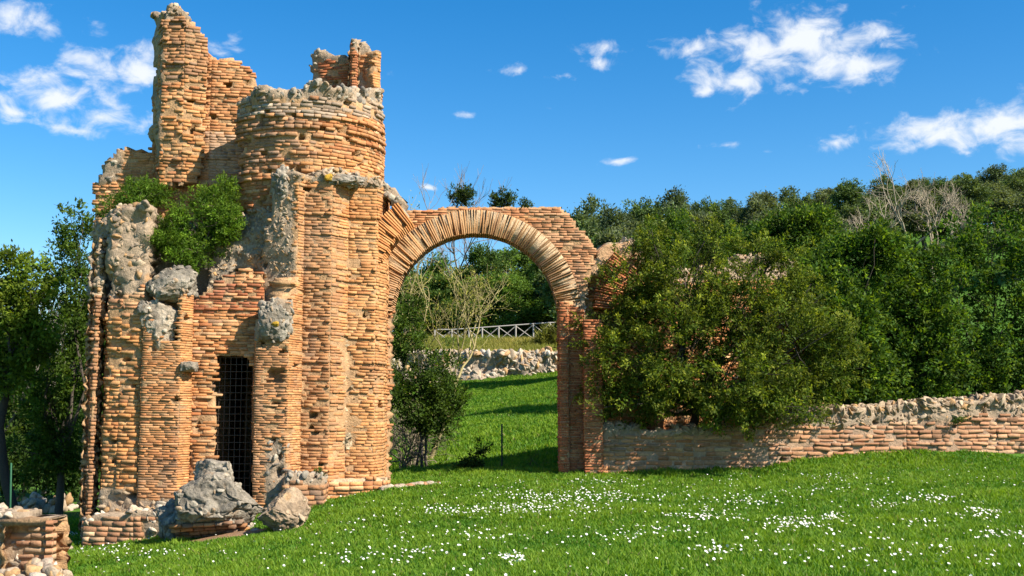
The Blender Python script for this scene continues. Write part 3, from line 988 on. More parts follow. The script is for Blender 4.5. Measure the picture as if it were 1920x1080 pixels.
def rock_part(th, name, px, py, Y, rpx, rpy, ry, seed, stones=0, ss=(.05, .14), sp='grey', **kw):
    kw.setdefault('cells', 70); kw.setdefault('cell_amp', .16)
    c = at(px, py, Y)
    me, W, N, T = blob(name, c, (rpx * Y / F, ry, rpy * Y / F), seed, **kw)
    o = th.part(name, me)
    if stones:
        r = np.random.default_rng(seed + 50)
        k = r.integers(0, len(W), stones)
        scatter_stones(th, o, W[k], N[k], r, ss, sp, sink=.25)
    return o


rock_part(tower, 'broken_capital', 322, 533, 23.62, 52, 34, .3, 11, stones=70, ss=(.05, .13), amp=.22)
rock_part(tower, 'broken_capital', 300, 608, 23.5, 36, 42, .16, 12, stones=30, ss=(.04, .12), pal='pale', sp='pale', amp=.25)
rock_part(tower, 'broken_capital', 272, 578, 23.5, 14, 16, .18, 18, pal='grey', amp=.25, sub=4)
rock_part(tower, 'broken_capital', 514, 600, 23.52, 34, 36, .2, 13, stones=50, ss=(.04, .11), amp=.25)
rock_part(tower, 'bracket_stone', 354, 688, 23.5, 15, 11, .25, 14, boxy=.7, amp=.08, cuts=2, sub=4)
rock_part(tower, 'rubble_shoulder', 246, 428, 24.5, 70, 42, .6, 15, stones=120, ss=(.06, .15), amp=.25, pal='warmstone', sp='warmstone')
rock_part(tower, 'ledge_rubble', 640, 340, 24.35, 46, 15, .32, 16, stones=60, ss=(.06, .16), amp=.3)
rock_part(tower, 'ledge_rubble', 533, 350, 24.15, 22, 34, .25, 17, stones=60, ss=(.05, .13), amp=.25)
for px, py, Y, rp, sd in ((617, 333, 23.98, 9, 19), (516, 607, 23.34, 7, 20)):
    lc = at(px, py, Y)
    me, W, N, T = blob('lichen_patch', lc, (rp * Y / F, .05, rp * .7 * Y / F), sd, amp=.4, sub=3, cuts=0)
    me.attributes['tone'].data.foreach_set('color', np.tile(np.array((.46, .27, .03, 1), np.float32), len(W)))
    tower.part('lichen_patch', me, 'orange yellow lichen patch')
# plinths
pl = wall_patch(tower, 'plinth', [(152, 24.2), (155, 22.9), (250, 22.75), (328, 22.7)], [(150, 1060), (152, 975), (200, 965), (330, 952), (334, 1060)], thick=1.2, relief=.02, pitch=.098, blen=(.2, .36), missing=.02, pal='pink', pyref=990, edge=3,
                rubble=[[(140, 940), (340, 940), (340, 972), (250, 972), (140, 980)], [(270, 975), (340, 975), (340, 1060), (280, 1060)]], rub_pal='pale', rub_size=(.08, .2), joint=.014)
wall_patch(tower, 'plinth', [(526, 24.0), (529, 23.2), (608, 23.25), (616, 24.0)], [(522, 960), (526, 893), (570, 890), (616, 894), (618, 960)], thick=.6, relief=.015, pitch=.10, pal='dim', pyref=910, edge=2,
           rubble=[[(520, 880), (620, 880), (620, 907), (520, 906)]], rub_pal='grey', rub_size=(.07, .15), blen=(.22, .4))
wall_patch(tower, 'plinth', [(600, 23.9), (700, 24.25), (724, 24.4), (735, 24.9)], [(600, 960), (604, 908), (700, 896), (730, 896), (735, 960)], thick=.8, relief=.015, pitch=.10, pal='tan', pyref=910, edge=2, blen=(.2, .34), joint=.02, core_tone=(.47, .32, .19))
tower.finish('voussoir', 60, 'springer_bricks', 'voussoir')
tower.finish('brick', 300, 'brickwork')
tower.finish('stone', 300, 'rubble_stones')

# ------------------------------------------------------------------ the arch
AY = 26.3
arch = Thing('brick_arch', 'tall round brick arch joined to the right side of the tower', 'arch', at(890, 890, AY))
ac = at(890, 591, AY)
ri_px, ro_px = 156, 201
arc = [(890 + (ri_px + 4) * math.cos(t), 591 - (ri_px + 4) * math.sin(t)) for t in np.linspace(.15, math.pi - .15, 40)]
wp = wall_patch(arch, 'spandrel_wall', recess=.007, joint=.008, rough=.012, tvar=.5, plan=[(708, AY), (1125, AY)], poly=[(700, 900), (700, 398), (760, 393), (900, 389), (1050, 388), (1064, 402), (1092, 436), (1116, 468), (1108, 500), (1100, 560), (1096, 905), (1076, 905), (1066, 562)] + arc + [(732, 560), (724, 905)],
                thick=.62, relief=.014, missing=.015, coff=.007, pitch=.06, pal='tan', edge=2.0, pyref=600, cell=.07, rubble=[[(1055, 555), (1110, 545), (1110, 600), (1062, 600)]], rub_pal='grey', rub_size=(.07, .16),
                tints=[([(700, 380), (1060, 380), (1060, 405), (700, 405)], 'red'), ([(1000, 395), (1130, 395), (1130, 560), (1000, 560)], 'pink')])
mpx = AY * CP / F
rc = band(arch, 'arch_ring', ac, ri_px * AY / F * .995 + .012, ro_px * AY / F - .015, .08, math.pi - .04, AY - .045, .68)
ring(arch, rc, ac, ri_px * AY / F * .995, ro_px * AY / F, .08, math.pi - .04, 124, AY - .052, .70, 'ring', np.random.default_rng(4), jit=.005)
wall_patch(arch, 'arch_pier', recess=.007, joint=.008, rough=.012, tvar=.5, plan=[(1045, 27.0), (1049, 26.16), (1066, 26.14), (1068, 26.22), (1098, 26.22)], poly=[(1020, 910), (1026, 566), (1070, 566), (1100, 590), (1104, 910)], thick=.1, relief=.012, pitch=.058, pal='red', edge=1.5, missing=.01)
wall_patch(arch, 'arch_pier', recess=.007, joint=.008, rough=.012, tvar=.5, plan=[(1092, 26.4), (1095, 25.85), (1129, 25.85), (1133, 26.5)], poly=[(1085, 910), (1092, 600), (1135, 600), (1140, 910)], thick=.12, relief=.015, pitch=.06, pal='red', edge=2, missing=.02)
arch.part('pier_body', box_mesh('pier_body', (at(1052, 700, 26.4)[0], 26.28, gz(1.2, 26.4) - .4), (at(1094, 700, 26.4)[0], 26.98, at(1070, 575, 26.5)[2]), (.36, .2, .1), 'core'))
arch.part('pier_body', box_mesh('pier_body', (at(1097, 700, 26.0)[0], 25.95, gz(1.8, 26.2) - .4), (at(1128, 700, 26.0)[0], 26.6, at(1110, 606, 26.1)[2]), (.36, .2, .1), 'core'))
arch.finish('voussoir', 124, 'ring_bricks', 'voussoir')
arch.finish('brick', 200, 'brickwork')
arch.finish('stone', 60, 'rubble_stones')

# ------------------------------------------------------------------ ruined wall behind the tree, low walls
rw = Thing('ruined_wall', 'high broken brick wall half hidden behind the spreading evergreen tree', 'wall', at(1330, 860, 27.6))
wall_patch(rw, 'wall_body', [(1092, 26.5), (1190, 26.7), (1300, 28.6), (1575, 29.3)],
           [(1095, 880), (1100, 510), (1118, 468), (1140, 454), (1184, 452), (1200, 476), (1240, 498), (1300, 508), (1380, 488), (1420, 478), (1490, 486), (1540, 484), (1556, 520), (1530, 640), (1540, 880)],
           thick=.8, relief=.05, missing=.05, coff=.018, pitch=.085, pal='tan', pyref=600, rubble=[[(1090, 440), (1190, 440), (1190, 462), (1130, 466), (1090, 500)], [(1200, 460), (1580, 460), (1580, 520), (1200, 530)]], rub_size=(.09, .22), rub_dens=40)
rs = wall_patch(rw, 'arch_springer', [(1100, 26.3), (1195, 26.4)], [(1103, 520), (1112, 486), (1135, 458), (1180, 454), (1190, 475), (1160, 500), (1150, 520)], thick=.5, no_brick=True, relief=.02, edge=3, cell=.07, core_tone=(.5, .3, .16))
ring(rw, rs, at(1300, 590, 26.2), 1.70, 2.35, math.pi * .98, math.pi * .78, 22, 26.2, .5, 'red', vr)
rw.finish('voussoir', 30, 'springer_bricks', 'voussoir')
rw.finish('brick', 200, 'brickwork')
rw.finish('stone', 80, 'rubble_stones')

lw = Thing('low_wall', 'long low wall of pinkish bricks and rubble running to the right edge', 'wall', at(1500, 870, 26.6))
wall_patch(lw, 'wall_body', [(1128, 26.05), (1300, 26.1), (1440, 26.25), (1700, 26.9), (1930, 27.4), (2200, 27.9)],
           [(1125, 920), (1125, 800), (1200, 802), (1330, 806), (1440, 792), (1470, 775), (1540, 764), (1600, 767), (1690, 762), (1750, 752), (1830, 750), (1920, 744), (2200, 730), (2200, 920)],
           rough=.055, tvar=.65, recess=.012, rub_flat=.38, thick=.75, relief=.035, rfreq=1.6, missing=.04, coff=.014, jit=.014, pitch=.098, blen=(.16, .42), joint=.018, pal='pink', pyref=820, edge=4, core_tone=(.40, .26, .165),
           rubble=[[(1120, 780), (1340, 790), (1345, 816), (1120, 816)], [(1430, 740), (2210, 715), (2210, 768), (1900, 778), (1700, 792), (1560, 800), (1470, 800)]], rub_size=(.10, .24), rub_pal='warmstone', rub_dens=120,
           holes=[(1580, 848, 10, 6), (1470, 860, 10, 6), (1640, 790, 10, 5), (1790, 800, 9, 5)],
           tints=[([(1120, 810), (1300, 810), (1300, 900), (1120, 900)], 'tan'), ([(1500, 780), (1920, 770), (1920, 800), (1500, 812)], 'pink')])
lw.finish('brick', 300, 'brickwork')
lw.finish('stone', 200, 'rubble_stones')

cw = Thing('low_wall', 'low brick wall stub with a spill of pale rubble at the bottom left corner', 'wall', at(40, 1060, 17.6))
wall_patch(cw, 'wall_body', [(-260, 17.9), (101, 17.6), (92, 18.6)], [(-260, 1110), (-260, 968), (20, 966), (60, 970), (92, 974), (103, 978), (104, 1110)], thick=.7, relief=.02, pitch=.105, joint=.02, blen=(.18, .36), pal='pink', pyref=1000,
           edge=2, rubble=[[(-270, 955), (110, 955), (96, 976), (50, 982), (-270, 986)], [(-270, 1022), (40, 1012), (40, 1110), (-270, 1110)]], rub_pal='pale', rub_size=(.1, .26), rub_dens=40)
r = np.random.default_rng(8)
n = 170
P = np.array([at(r.uniform(-60, 112), 0, 1) for _ in range(n)])
xx = np.array([at(p, 1040, 17.2)[0] for p in r.uniform(-60, 108, n)]); yy = 17.55 - np.abs(r.normal(size=n)) * .35
top = np.clip((17.75 - (17.55 - yy) * 0 - yy), 0, 1)
zz = ground(xx, yy) + np.clip(.42 - (17.55 - yy) * .6, 0, .5) * r.random(n)
scatter_stones(cw, cw.root, np.stack([xx, yy, zz], 1), np.tile((0., 0, 1), (n, 1)), r, (.09, .24), 'pale', sink=.0)
cw.finish('brick', 100, 'brickwork')
cw.finish('stone', 120, 'rubble_stones')


# ------------------------------------------------------------------ fallen masonry
def boulder(label, px, pyb, Y, rpx, rpy, ry, seed, stones, ss, bricks=0, **kw):
    kw.setdefault('cells', 130 if rpx > 20 else 8); kw.setdefault('cell_amp', .13)
    g = at(px, pyb, Y)
    zg = gz(g[0], g[1])
    c = (g[0], Y, zg + rpy * Y / F * (.88 if bricks else .72))
    th = Thing('fallen_masonry', label, 'boulder', (c[0], c[1], zg))
    me, W, N, T = blob('boulder', c, (rpx * Y / F, ry, rpy * Y / F), seed, **kw)
    o = th.part('concrete_mass', me)
    r = np.random.default_rng(seed)
    k = r.integers(0, len(W), stones)
    scatter_stones(th, o, W[k], N[k], r, ss, kw.get('pal', 'grey'), sink=.3, flat=.6)
    if bricks:
        Ms, tn = [], []
        for row in range(4):
            x = -rpx * .86
            while x < rpx * .62:
                l = r.uniform(14, 24)
                X = c[0] + (x + l / 2) * Y / F
                # drop onto the front surface
                m = np.abs(W[:, 0] - X) < .06
                zrow = c[2] - rpy * Y / F * (.52 + .12 * row) - .0 + .10 * ((x + rpx) / (2 * rpx))
                m &= np.abs(W[:, 2] - zrow) < .06
                if m.any():
                    yf = W[m, 1].min()
                    Ms.append(frames(np.array([[-1., 0, -.08]]), np.array([[0, -1., 0]]), np.array([[-.08, 0, 1.]]), np.array([[l * Y / F * .93, .12, .07]]), np.array([[X, yf - .015, zrow]]))[0])
                x += l
        if Ms:
            th.add('brick', o, np.array(Ms), r.integers(0, 8, len(Ms)), pick_tone(r, len(Ms), 'dim'))
    th.finish('stone', 40, 'rubble_stones')
    th.finish('brick', 60, 'brickwork')
    return th


boulder('largest grey lump of fallen masonry in front of the doorway, bricks along its foot', 399, 992, 21.3, 82, 66, .66, 31, 60, (.05, .13), bricks=1, amp=.3, cuts=9, boxy=.5, freq=1.1, sub=6, planes=[((.05, -.5, -.86), .58), ((-.95, -.25, -.1), .78), ((.8, -.35, .5), .86), ((-.6, -.3, .75), .84), ((.1, -.98, .2), .7), ((.7, -.5, -.5), .72)])
bt = Thing('fallen_masonry', 'flat grey slab of masonry resting on top of the largest boulder', 'boulder', at(402, 890, 21.4))
bt.part('concrete_mass', blob('slab', at(404, 886, 21.4), (44 * 21.4 / F, .36, 25 * 21.4 / F), 38, amp=.24, boxy=.75, cuts=4, cells=40, cell_amp=.14)[0])
boulder('dark rounded lump of fallen masonry tucked behind the left of the largest boulder', 332, 968, 21.9, 34, 44, .45, 32, 40, (.05, .12), amp=.24, cuts=6, sub=6)
boulder('smaller pale tilted boulder lying on the grass right of the doorway', 533, 1002, 20.5, 54, 42, .42, 33, 25, (.05, .12), amp=.32, cuts=9, pal='warmstone', boxy=.35, sub=6, planes=[((-.62, -.45, -.64), .62), ((.55, -.6, .6), .66), ((-.75, -.2, .62), .6), ((.95, -.1, -.2), .78)])
for px, py, Y, rp, sd, lb in ((466, 958, 21.6, 12, 41, 'small pale stone lying between the two boulders'), (478, 975, 21.0, 8, 42, 'tiny pale stone in the grass right of the largest boulder'),
                              (130, 984, 22.8, 9, 43, 'small brown stone in the grass left of the tower plinth')):
    boulder(lb, px, py, Y, rp, rp * .7, .12, sd, 0, (.05, .1), amp=.25, pal='pale', sub=3)
sx, sy = at(420, 1000, 20.9)[0], 20.9
V, T = ico(4)
V = V * (1 + .25 * fbm(V, 1.6, 5, 3)[:, None]) * (.85, .42, .05)
V = np.stack([V[:, 0] + sx, V[:, 1] + sy, V[:, 2] + ground(V[:, 0] + sx, V[:, 1] + sy) + .012], 1)
tag(link('bare_soil', mesh_from('bare_soil', V, [T], np.tile((.27, .155, .08), (len(V), 1)), 'POINT', MAT['core'])), 'patch of bare earth under the largest boulder', kind='structure')
fs = Thing('foundation_strip', 'narrow flat strip of old foundation stones running right from the tower foot', 'foundation', at(770, 905, 24.4))
r = np.random.default_rng(12)
Ms = []
for k in range(16):
    px = 715 + k * 9 + r.normal() * 3
    Y = 24.35 + k * .035
    X = at(px, 905, Y)[0]
    me, W, N, T = blob('strip_stone', (X, Y + r.normal() * .08, gz(X, Y) + .05 - k * .004), (r.uniform(.10, .17), r.uniform(.16, .3), r.uniform(.07, .11) * (1 - k * .02)), 200 + k, sub=3, amp=.2, boxy=.5, pal='pale' if k % 3 else 'pink')
    fs.part('stone', me)

# ------------------------------------------------------------------ field wall, bank and fence beyond the arch
SY = 64.0
sw = Thing('stone_wall', 'rough pale stone retaining wall at the back of the meadow through the arch', 'wall', at(950, 712, SY))
zb0 = at(950, 730, SY)[2]
wall_patch(sw, 'wall_core', [(700, SY + .1), (900, SY), (1150, SY)], [(690, 740), (690, 668), (800, 664), (860, 660), (960, 663), (1060, 665), (1160, 668), (1160, 740)], thick=.8, cell=.25, relief=.08, no_brick=True, pyref=690, core_tone=(.36, .29, .22), edge=2,
           rubble=[[(600, 600), (1200, 600), (1200, 780), (600, 780)]], rub_size=(.2, .5), rub_pal='pale', rub_flat=.45, rub_dens=34, rub_core=(.34, .27, .2))
sw.finish('stone', 300, 'rubble_stones')
# grassy bank
ze = [at(950, 664, SY)[2] - .05, at(950, 655, 66)[2], at(950, 639, 69.5)[2], at(950, 633, 74)[2], at(950, 625, 84)[2], 4.0]
yb = [SY + .3, 66, 69.5, 74, 84, 100]
xs = np.linspace(-16, 10, 60)
V = np.array([(x, y, z + .12 * float(vnoise(np.array([[x, y, 0]]), .7, 4)[0])) for y, z in zip(yb, ze) for x in xs])
I = np.arange(len(V)).reshape(len(yb), -1)
q = np.stack([I[:-1, :-1], I[:-1, 1:], I[1:, 1:], I[1:, :-1]], -1).reshape(-1, 4)
bank = link('bank', mesh_from('bank', V, [q], mat=M_SOIL, smooth=True))
tag(bank, 'grassy bank above the stone retaining wall', kind='structure')


def bank_z(x, y):
    return float(np.interp(y, yb, ze))


fe = Thing('wooden_fence', 'grey wooden post fence with crossed diagonal braces on the bank', 'fence', at(950, 637, 70))
fx = [815, 847, 879, 904, 935, 967, 1000, 1031, 1062]
for i, px in enumerate(fx):
    yt = np.interp(px, [850, 1031], [618, 605]); ybm = np.interp(px, [850, 1031], [645, 637])
    p0, p1 = at(px, ybm + 4, 70), at(px, yt, 70)
    a = Acc(); tube(a, [p0, (p0 + p1) / 2, p1], .055, 6)
    fe.part('post', a.mesh('post', (.36, .33, .29), 'wood'))
    if i:
        a = Acc(); tube(a, [q1, (q1 + p1) / 2, p1], .04, 6); fe.part('rail', a.mesh('rail', (.36, .33, .29), 'wood'))
        m0, m1 = q0 + (q1 - q0) * .2, p0 + (p1 - p0) * .2
        for u, v in ((m0, p1 - (0, 0, .06)), (q1 - (0, 0, .06), m1)):
            a = Acc(); tube(a, [u, (u + v) / 2, v], .03, 5); fe.part('brace', a.mesh('brace', (.33, .3, .26), 'wood'))
    q0, q1 = p0, p1


def stake(label, px, pyb, pyt, Y, tone, r_):
    p1 = at(px, pyt, Y); p0 = at(px, pyb, Y); p0[2] = gz(p0[0], Y) - .1
    a = Acc(); tube(a, [p0, (p0 + p1) / 2, p1 + (0, 0, -.004), p1 + (0, 0, .003)], [r_, r_, r_, r_ * .1], 8)
    o = link('fence_stake', a.mesh('fence_stake', tone, 'metal'))
    tag(o, label, 'post')


stake('thin dark iron stake standing alone in the archway', 941, 885, 795, 28.2, (.02, .035, .025), .022)
stake('thin green metal post in the shade at the far left edge', 21, 962, 868, 24.5, (.015, .09, .04), .02)

# ------------------------------------------------------------------ trees


def leaves(P, A, Nn, L_, W_, tone):
    n = len(P)
    B = norm(np.cross(A, Nn))
    h = (L_ * .5)[:, None]; w = (W_ * .5)[:, None]
    fold = norm(np.cross(B, A)) * (w * .35)
    V = np.stack([P - A * h, P + B * w + fold, P + A * h, P - B * w + fold], 1).reshape(-1, 3)
    q = np.arange(n * 4).reshape(n, 4)
    return V, q, tone


def crown(lobes, r, nclump, nleaf, leaf=(.09, .045), sprig=(.35, .11), base=(.045, .085, .018), tip=(.12, .16, .03), tipw=.35, var=.25, up=.35, inner=.18, shell=(.55, 1.05), gapf=1.1):
    """lobes: (centre, radii). Leaf sprigs spread through the outer volume of every lobe."""
    w = np.array([(l[1][0] * l[1][1] * l[1][2]) ** (2 / 3) for l in lobes]); w = w / w.sum()
    Ps, As, Ns, Ls, Ts = [], [], [], [], []
    for (c, rad), ww in zip(lobes, w):
        n = max(4, int(nclump * ww))
        v = norm(r.normal(size=(n * 2, 3)))
        gap = fbm(np.array(c) + v * np.array(rad), gapf, 77, 2) + .22 * r.normal(size=n * 2)
        v = v[np.argsort(-gap)[:n]]
        s = r.uniform(shell[0], shell[1], (n, 1)) * (1 + .25 * vnoise(v * 2.2, 1.0, int(abs(c[0] * 7)) + 3)[:, None])
        s[r.random(n) < inner] *= .6
        cc = np.array(c) + v * np.array(rad) * s
        d = norm(v + (0, 0, up) + .55 * r.normal(size=(n, 3)))
        ct = (1 + var * r.normal(size=(n, 1))).clip(.45, 1.8)
        m = nleaf
        t = r.random((n, m, 1)) ** .8
        ln = sprig[0] * r.uniform(.6, 1.4, (n, 1, 1))
        g = r.normal(size=(n, m, 3)) * sprig[1] * (1.15 - .7 * t)
        P = cc[:, None] + d[:, None] * (t - .4) * ln + g
        A = norm(d[:, None] * .7 + norm(g) * .8 + .5 * r.normal(size=(n, m, 3)))
        Nn = norm(r.normal(size=(n, m, 3)) + (0, 0, .7))
        k = (np.clip(t, 0, 1) ** 2.5 * tipw) * r.random((n, m, 1)) * 1.6
        T = (np.array(base) * (1 - k) + np.array(tip) * k) * ct[:, None] * (1 + .2 * r.normal(size=(n, m, 1)))
        Ps.append(P.reshape(-1, 3)); As.append(A.reshape(-1, 3)); Ns.append(Nn.reshape(-1, 3)); Ts.append(np.clip(T.reshape(-1, 3), .005, .5))
        Ls.append(leaf[0] * r.uniform(.65, 1.35, n * m))
    P, A, Nn, L_, T = map(np.concatenate, (Ps, As, Ns, Ls, Ts))
    return leaves(P, A, Nn, L_, L_ * leaf[1] / leaf[0], T)


def bend(p, q, r, k=5, w=.12):
    p, q = np.array(p, float), np.array(q, float)
    t = np.linspace(0, 1, k)[:, None]
    l = np.linalg.norm(q - p)
    m = r.normal(size=3) * w * l
    return p + (q - p) * t + m * (t * (1 - t) * 2) + r.normal(size=(k, 3)) * .02 * l * (t * (1 - t) * 4)


def tree(name, label, cat, foot, lobes, seed, trunks=1, tr=.12, nclump=500, nleaf=40, group=None, bark=(.13, .10, .075), mat='leaf', fork=.35, twigs=1, trunk_top=None, **kw):
    r = np.random.default_rng(seed)
    foot = np.array(foot, float)
    th = Thing(name, label, cat, foot, group)
    a = Acc()
    cen = np.mean([l[0] for l in lobes], axis=0)
    tops = []
    for k in range(trunks):
        b0 = foot + (r.normal(size=3) * (.25, .2, 0) if trunks > 1 else 0) - (0, 0, .15)
        tp = np.array(trunk_top) if trunk_top is not None else foot + (cen - foot) * fork + r.normal(size=3) * .12 * (trunks > 1)
        rr = tr * (1 if trunks == 1 else .6)
        tube(a, bend(b0, tp, r, 6, .07), np.linspace(rr, rr * .7, 6), 8)
        tops.append((tp, rr * .7))
    for c, rad in lobes:
        tp, rr = tops[r.integers(len(tops))]
        pts = bend(tp, c, r, 6, .14)
        tube(a, pts, np.linspace(rr * .7, rr * .18, 6), 6)
        for _ in range(5 * twigs):
            v = norm(r.normal(size=3) + (0, 0, .3))
            e = np.array(c) + v * np.array(rad) * r.uniform(.6, .95)
            s = pts[r.integers(2, 6)]
            tube(a, bend(s, e, r, 5, .16), np.linspace(rr * .2, rr * .05 + .003, 5), 4)
    th.part('trunk', a.mesh('trunk', bark, 'bark', .3, seed, True))
    V, q, T = crown(lobes, r, nclump, nleaf, **kw)
    th.part('crown', mesh_from('crown', V, [q], T, 'FACE', MAT[mat]))
    return th


def lob(px, py, Y, rx, ry, d=None):
    s = Y / F
    return (at(px, py, Y), (rx * s, d if d else (rx + ry) / 2 * s, ry * s))


def grow(acc, tips, p, d, l, rr, depth, r, spread, up, kids, sides=5):
    k = 4
    pts = [np.array(p)]
    dd = np.array(d, float)
    for i in range(k):
        dd = norm(dd + r.normal(size=3) * .16 + np.array((0, 0, up)))
        pts.append(pts[-1] + dd * l / k)
    tube(acc, pts, np.linspace(rr, rr * .6, k + 1), sides if depth > 1 else 3)
    tips.append((pts[-1], dd))
    if depth <= 0:
        return
    for i in range(kids):
        s = r.integers(2, k + 1) if i else k
        nd_ = norm(dd + r.normal(size=3) * spread)
        grow(acc, tips, pts[s], nd_, l * r.uniform(.6, .85), rr * (.6 if s < k else .62), depth - 1, r, spread, up, kids, sides)


def bare_tree(name, label, base, h, seed, depth=5, kids=3, spread=.5, up=.05, tone=(.3, .26, .2), tr=.08, stems=1, leafy=0, leaf_tone=(.16, .15, .03), group=None, cat='tree', lean=(0, 0, 1), mat='bark', ls=.07):
    r = np.random.default_rng(seed)
    th = Thing(name, label, cat, base, group)
    a, tips = Acc(), []
    for s in range(stems):
        d = norm(np.array(lean) + r.normal(size=3) * (.08 if stems == 1 else .33) * (1, 1, .3))
        grow(a, tips, np.array(base) - (0, 0, .1), d, h * .34 * r.uniform(.85, 1.15), tr, depth, r, spread, up, kids)
    th.part('branches', a.mesh('branches', tone, mat, .25, seed))
    if leafy:
        P = np.array([t[0] for t in tips]); D = np.array([t[1] for t in tips])
        k = r.integers(0, len(P), leafy)
        P = P[k] + r.normal(size=(leafy, 3)) * .12 - D[k] * r.random((leafy, 1)) * .3
        V, q, T = leaves(P, norm(D[k] + r.normal(size=(leafy, 3)) * .6), norm(r.normal(size=(leafy, 3))), ls * r.uniform(.6, 1.3, leafy), ls * .4 * np.ones(leafy), np.clip(np.array(leaf_tone) * (1 + .3 * r.normal(size=(leafy, 1))), .01, .5))
        th.part('leaves', mesh_from('leaves', V, [q], T, 'FACE', MAT['leaf_dull']))
    return th


def base_at(px, Y):
    X = at(px, 765, Y)[0]
    return (X, Y, gz(X, Y))


# the spreading evergreen in front of the ruined wall
b = base_at(1285, 27.15); b = (b[0], b[1], max(b[2], .75))
L1 = [lob(1168, 555, 26.4, 62, 70), lob(1135, 655, 26.2, 58, 85), lob(1190, 752, 25.9, 85, 48), lob(1275, 655, 25.8, 95, 95), lob(1285, 530, 26.4, 85, 70), lob(1215, 470, 26.6, 38, 55), lob(1385, 585, 26.2, 85, 80),
      lob(1380, 710, 25.5, 105, 75), lob(1490, 650, 25.9, 95, 85), lob(1572, 665, 26.2, 55, 60), lob(1480, 760, 25.5, 70, 50), lob(1365, 778, 25.7, 62, 36), lob(1500, 560, 26.8, 55, 40), lob(1345, 460, 27.2, 48, 40), lob(1445, 482, 27.0, 62, 34)]
tree('evergreen_tree', 'broad bushy evergreen tree with a dark trunk standing behind the low wall', 'tree', b, L1, 51, tr=.14, nclump=1500, nleaf=62, leaf=(.09, .034), sprig=(.58, .085), var=.36, base=(.062, .098, .014), tip=(.25, .26, .03), tipw=.65, twigs=2, bark=(.06, .05, .04), fork=.3, inner=.12, shell=(.5, 1.12))
# dark laurels behind the low wall
LA = [('tall dark glossy laurel reaching the right edge above the low wall', 1850, 31.0, [(1860, 470, 90, 85), (1800, 520, 90, 90), (1880, 600, 100, 95), (1800, 660, 95, 80), (1920, 720, 90, 60), (1960, 500, 90, 100), (1980, 640, 90, 100), (1850, 735, 90, 40)], 61),
      ('dark glossy laurel between the spreading evergreen and the tallest laurel', 1690, 30.4, [(1690, 500, 75, 60), (1650, 570, 80, 75), (1730, 590, 80, 85), (1640, 660, 85, 75), (1720, 690, 90, 65), (1600, 710, 70, 55), (1660, 755, 80, 30), (1750, 750, 70, 30)], 62),
      ('bright leafed bush rising behind the upper right of the spreading evergreen', 1590, 28.6, [(1600, 500, 65, 55), (1545, 540, 60, 60), (1640, 470, 55, 40), (1570, 610, 70, 70), (1590, 690, 70, 60), (1560, 745, 60, 35), (1620, 750, 60, 30)], 63),
      ('green bushy tree whose rounded head rises behind the middle of the spreading evergreen', 1490, 34, [(1510, 435, 62, 52), (1450, 460, 50, 45), (1540, 480, 55, 45), (1480, 520, 70, 50)], 64),
      ('green bushy tree behind the ruined wall left of centre of the wood', 1330, 42, [(1330, 470, 60, 42), (1260, 455, 60, 50), (1390, 460, 55, 40), (1300, 520, 90, 40)], 65)]
for lb, px, Y, ls, sd in LA:
    tree('laurel_tree', lb, 'tree', base_at(px, Y), [lob(x, y, Y + (.6 if y < 520 else 0) - (.5 if y > 600 else 0), a, c) for x, y, a, c in ls], sd, trunks=2, tr=.13, nclump=800, nleaf=46, leaf=(.12, .055), sprig=(.34, .14), base=(.036, .082, .013), tip=(.19, .26, .022), tipw=.65,
         group='evergreens behind the low wall', twigs=1, bark=(.07, .055, .04), inner=.15)

# hillside wood: a few kinds, each standing where its crown shows
KINDS = []


def wood_kind(seed, base, tip, tall, low=.38):
    r = np.random.default_rng(seed)
    lobes = []
    for k in range(11 if low < .3 else 9):
        t = (k + r.random()) / (11 if low < .3 else 9)
        z = (low + (.9 - low) * t) * tall
        rad = (1.5 - .7 * abs(t - .4)) * r.uniform(.75, 1.1)
        an = r.uniform(0, 6.28)
        lobes.append((np.array((math.cos(an) * 1.7 * (1.1 - t * .8), math.sin(an) * 1.7 * (1.1 - t * .8), z)), (rad, rad, rad * .85)))
    a = Acc()
    tube(a, bend((0, 0, -.5), (0, 0, tall * .6), r, 6, .05), np.linspace(.24, .1, 6), 7)
    for c, rad in lobes:
        tube(a, bend((0, 0, tall * .4), c, r, 5, .12), np.linspace(.1, .03, 5), 5)
    V, q, T = crown(lobes, r, 560, 30, leaf=(.24, .11), sprig=(.6, .26), base=base, tip=tip, tipw=.4)
    return a.mesh('trunk', (.12, .1, .08), 'bark'), mesh_from('crown', V, [q], T, 'FACE', MAT['leaf_dull'])


for sd, bs, tp, tl, lo in ((1, (.095, .135, .050), (.19, .215, .085), 8.0, .3), (2, (.070, .115, .036), (.16, .20, .06), 8.0, .3), (3, (.115, .14, .065), (.2, .215, .10), 7.0, .3), (4, (.075, .105, .050), (.15, .18, .08), 9.0, .3),
                           (5, (.085, .155, .024), (.2, .28, .035), 8.0, .06), (6, (.055, .10, .02), (.14, .2, .03), 8.0, .06)):
    KINDS.append(wood_kind(sd, bs, tp, tl, lo) + (tl,))
HILL = []
sky_prof = [(1075, 398), (1110, 380), (1160, 392), (1205, 372), (1268, 358), (1330, 376), (1375, 378), (1425, 364), (1490, 358), (1545, 356), (1600, 338), (1655, 338), (1710, 340), (1765, 332), (1815, 335), (1862, 318), (1915, 312), (1970, 318), (2030, 320)]
rr_ = random.Random(9)
for i, (px, py) in enumerate(sky_prof):
    HILL.append((px, py, 92 + rr_.uniform(-6, 8), 'topmost'))
for px in range(1060, 2060, 62):
    HILL.append((px + rr_.uniform(-12, 12), np.interp(px, [p[0] for p in sky_prof], [p[1] for p in sky_prof]) + rr_.uniform(32, 52), 74 + rr_.uniform(-4, 4), 'middle'))
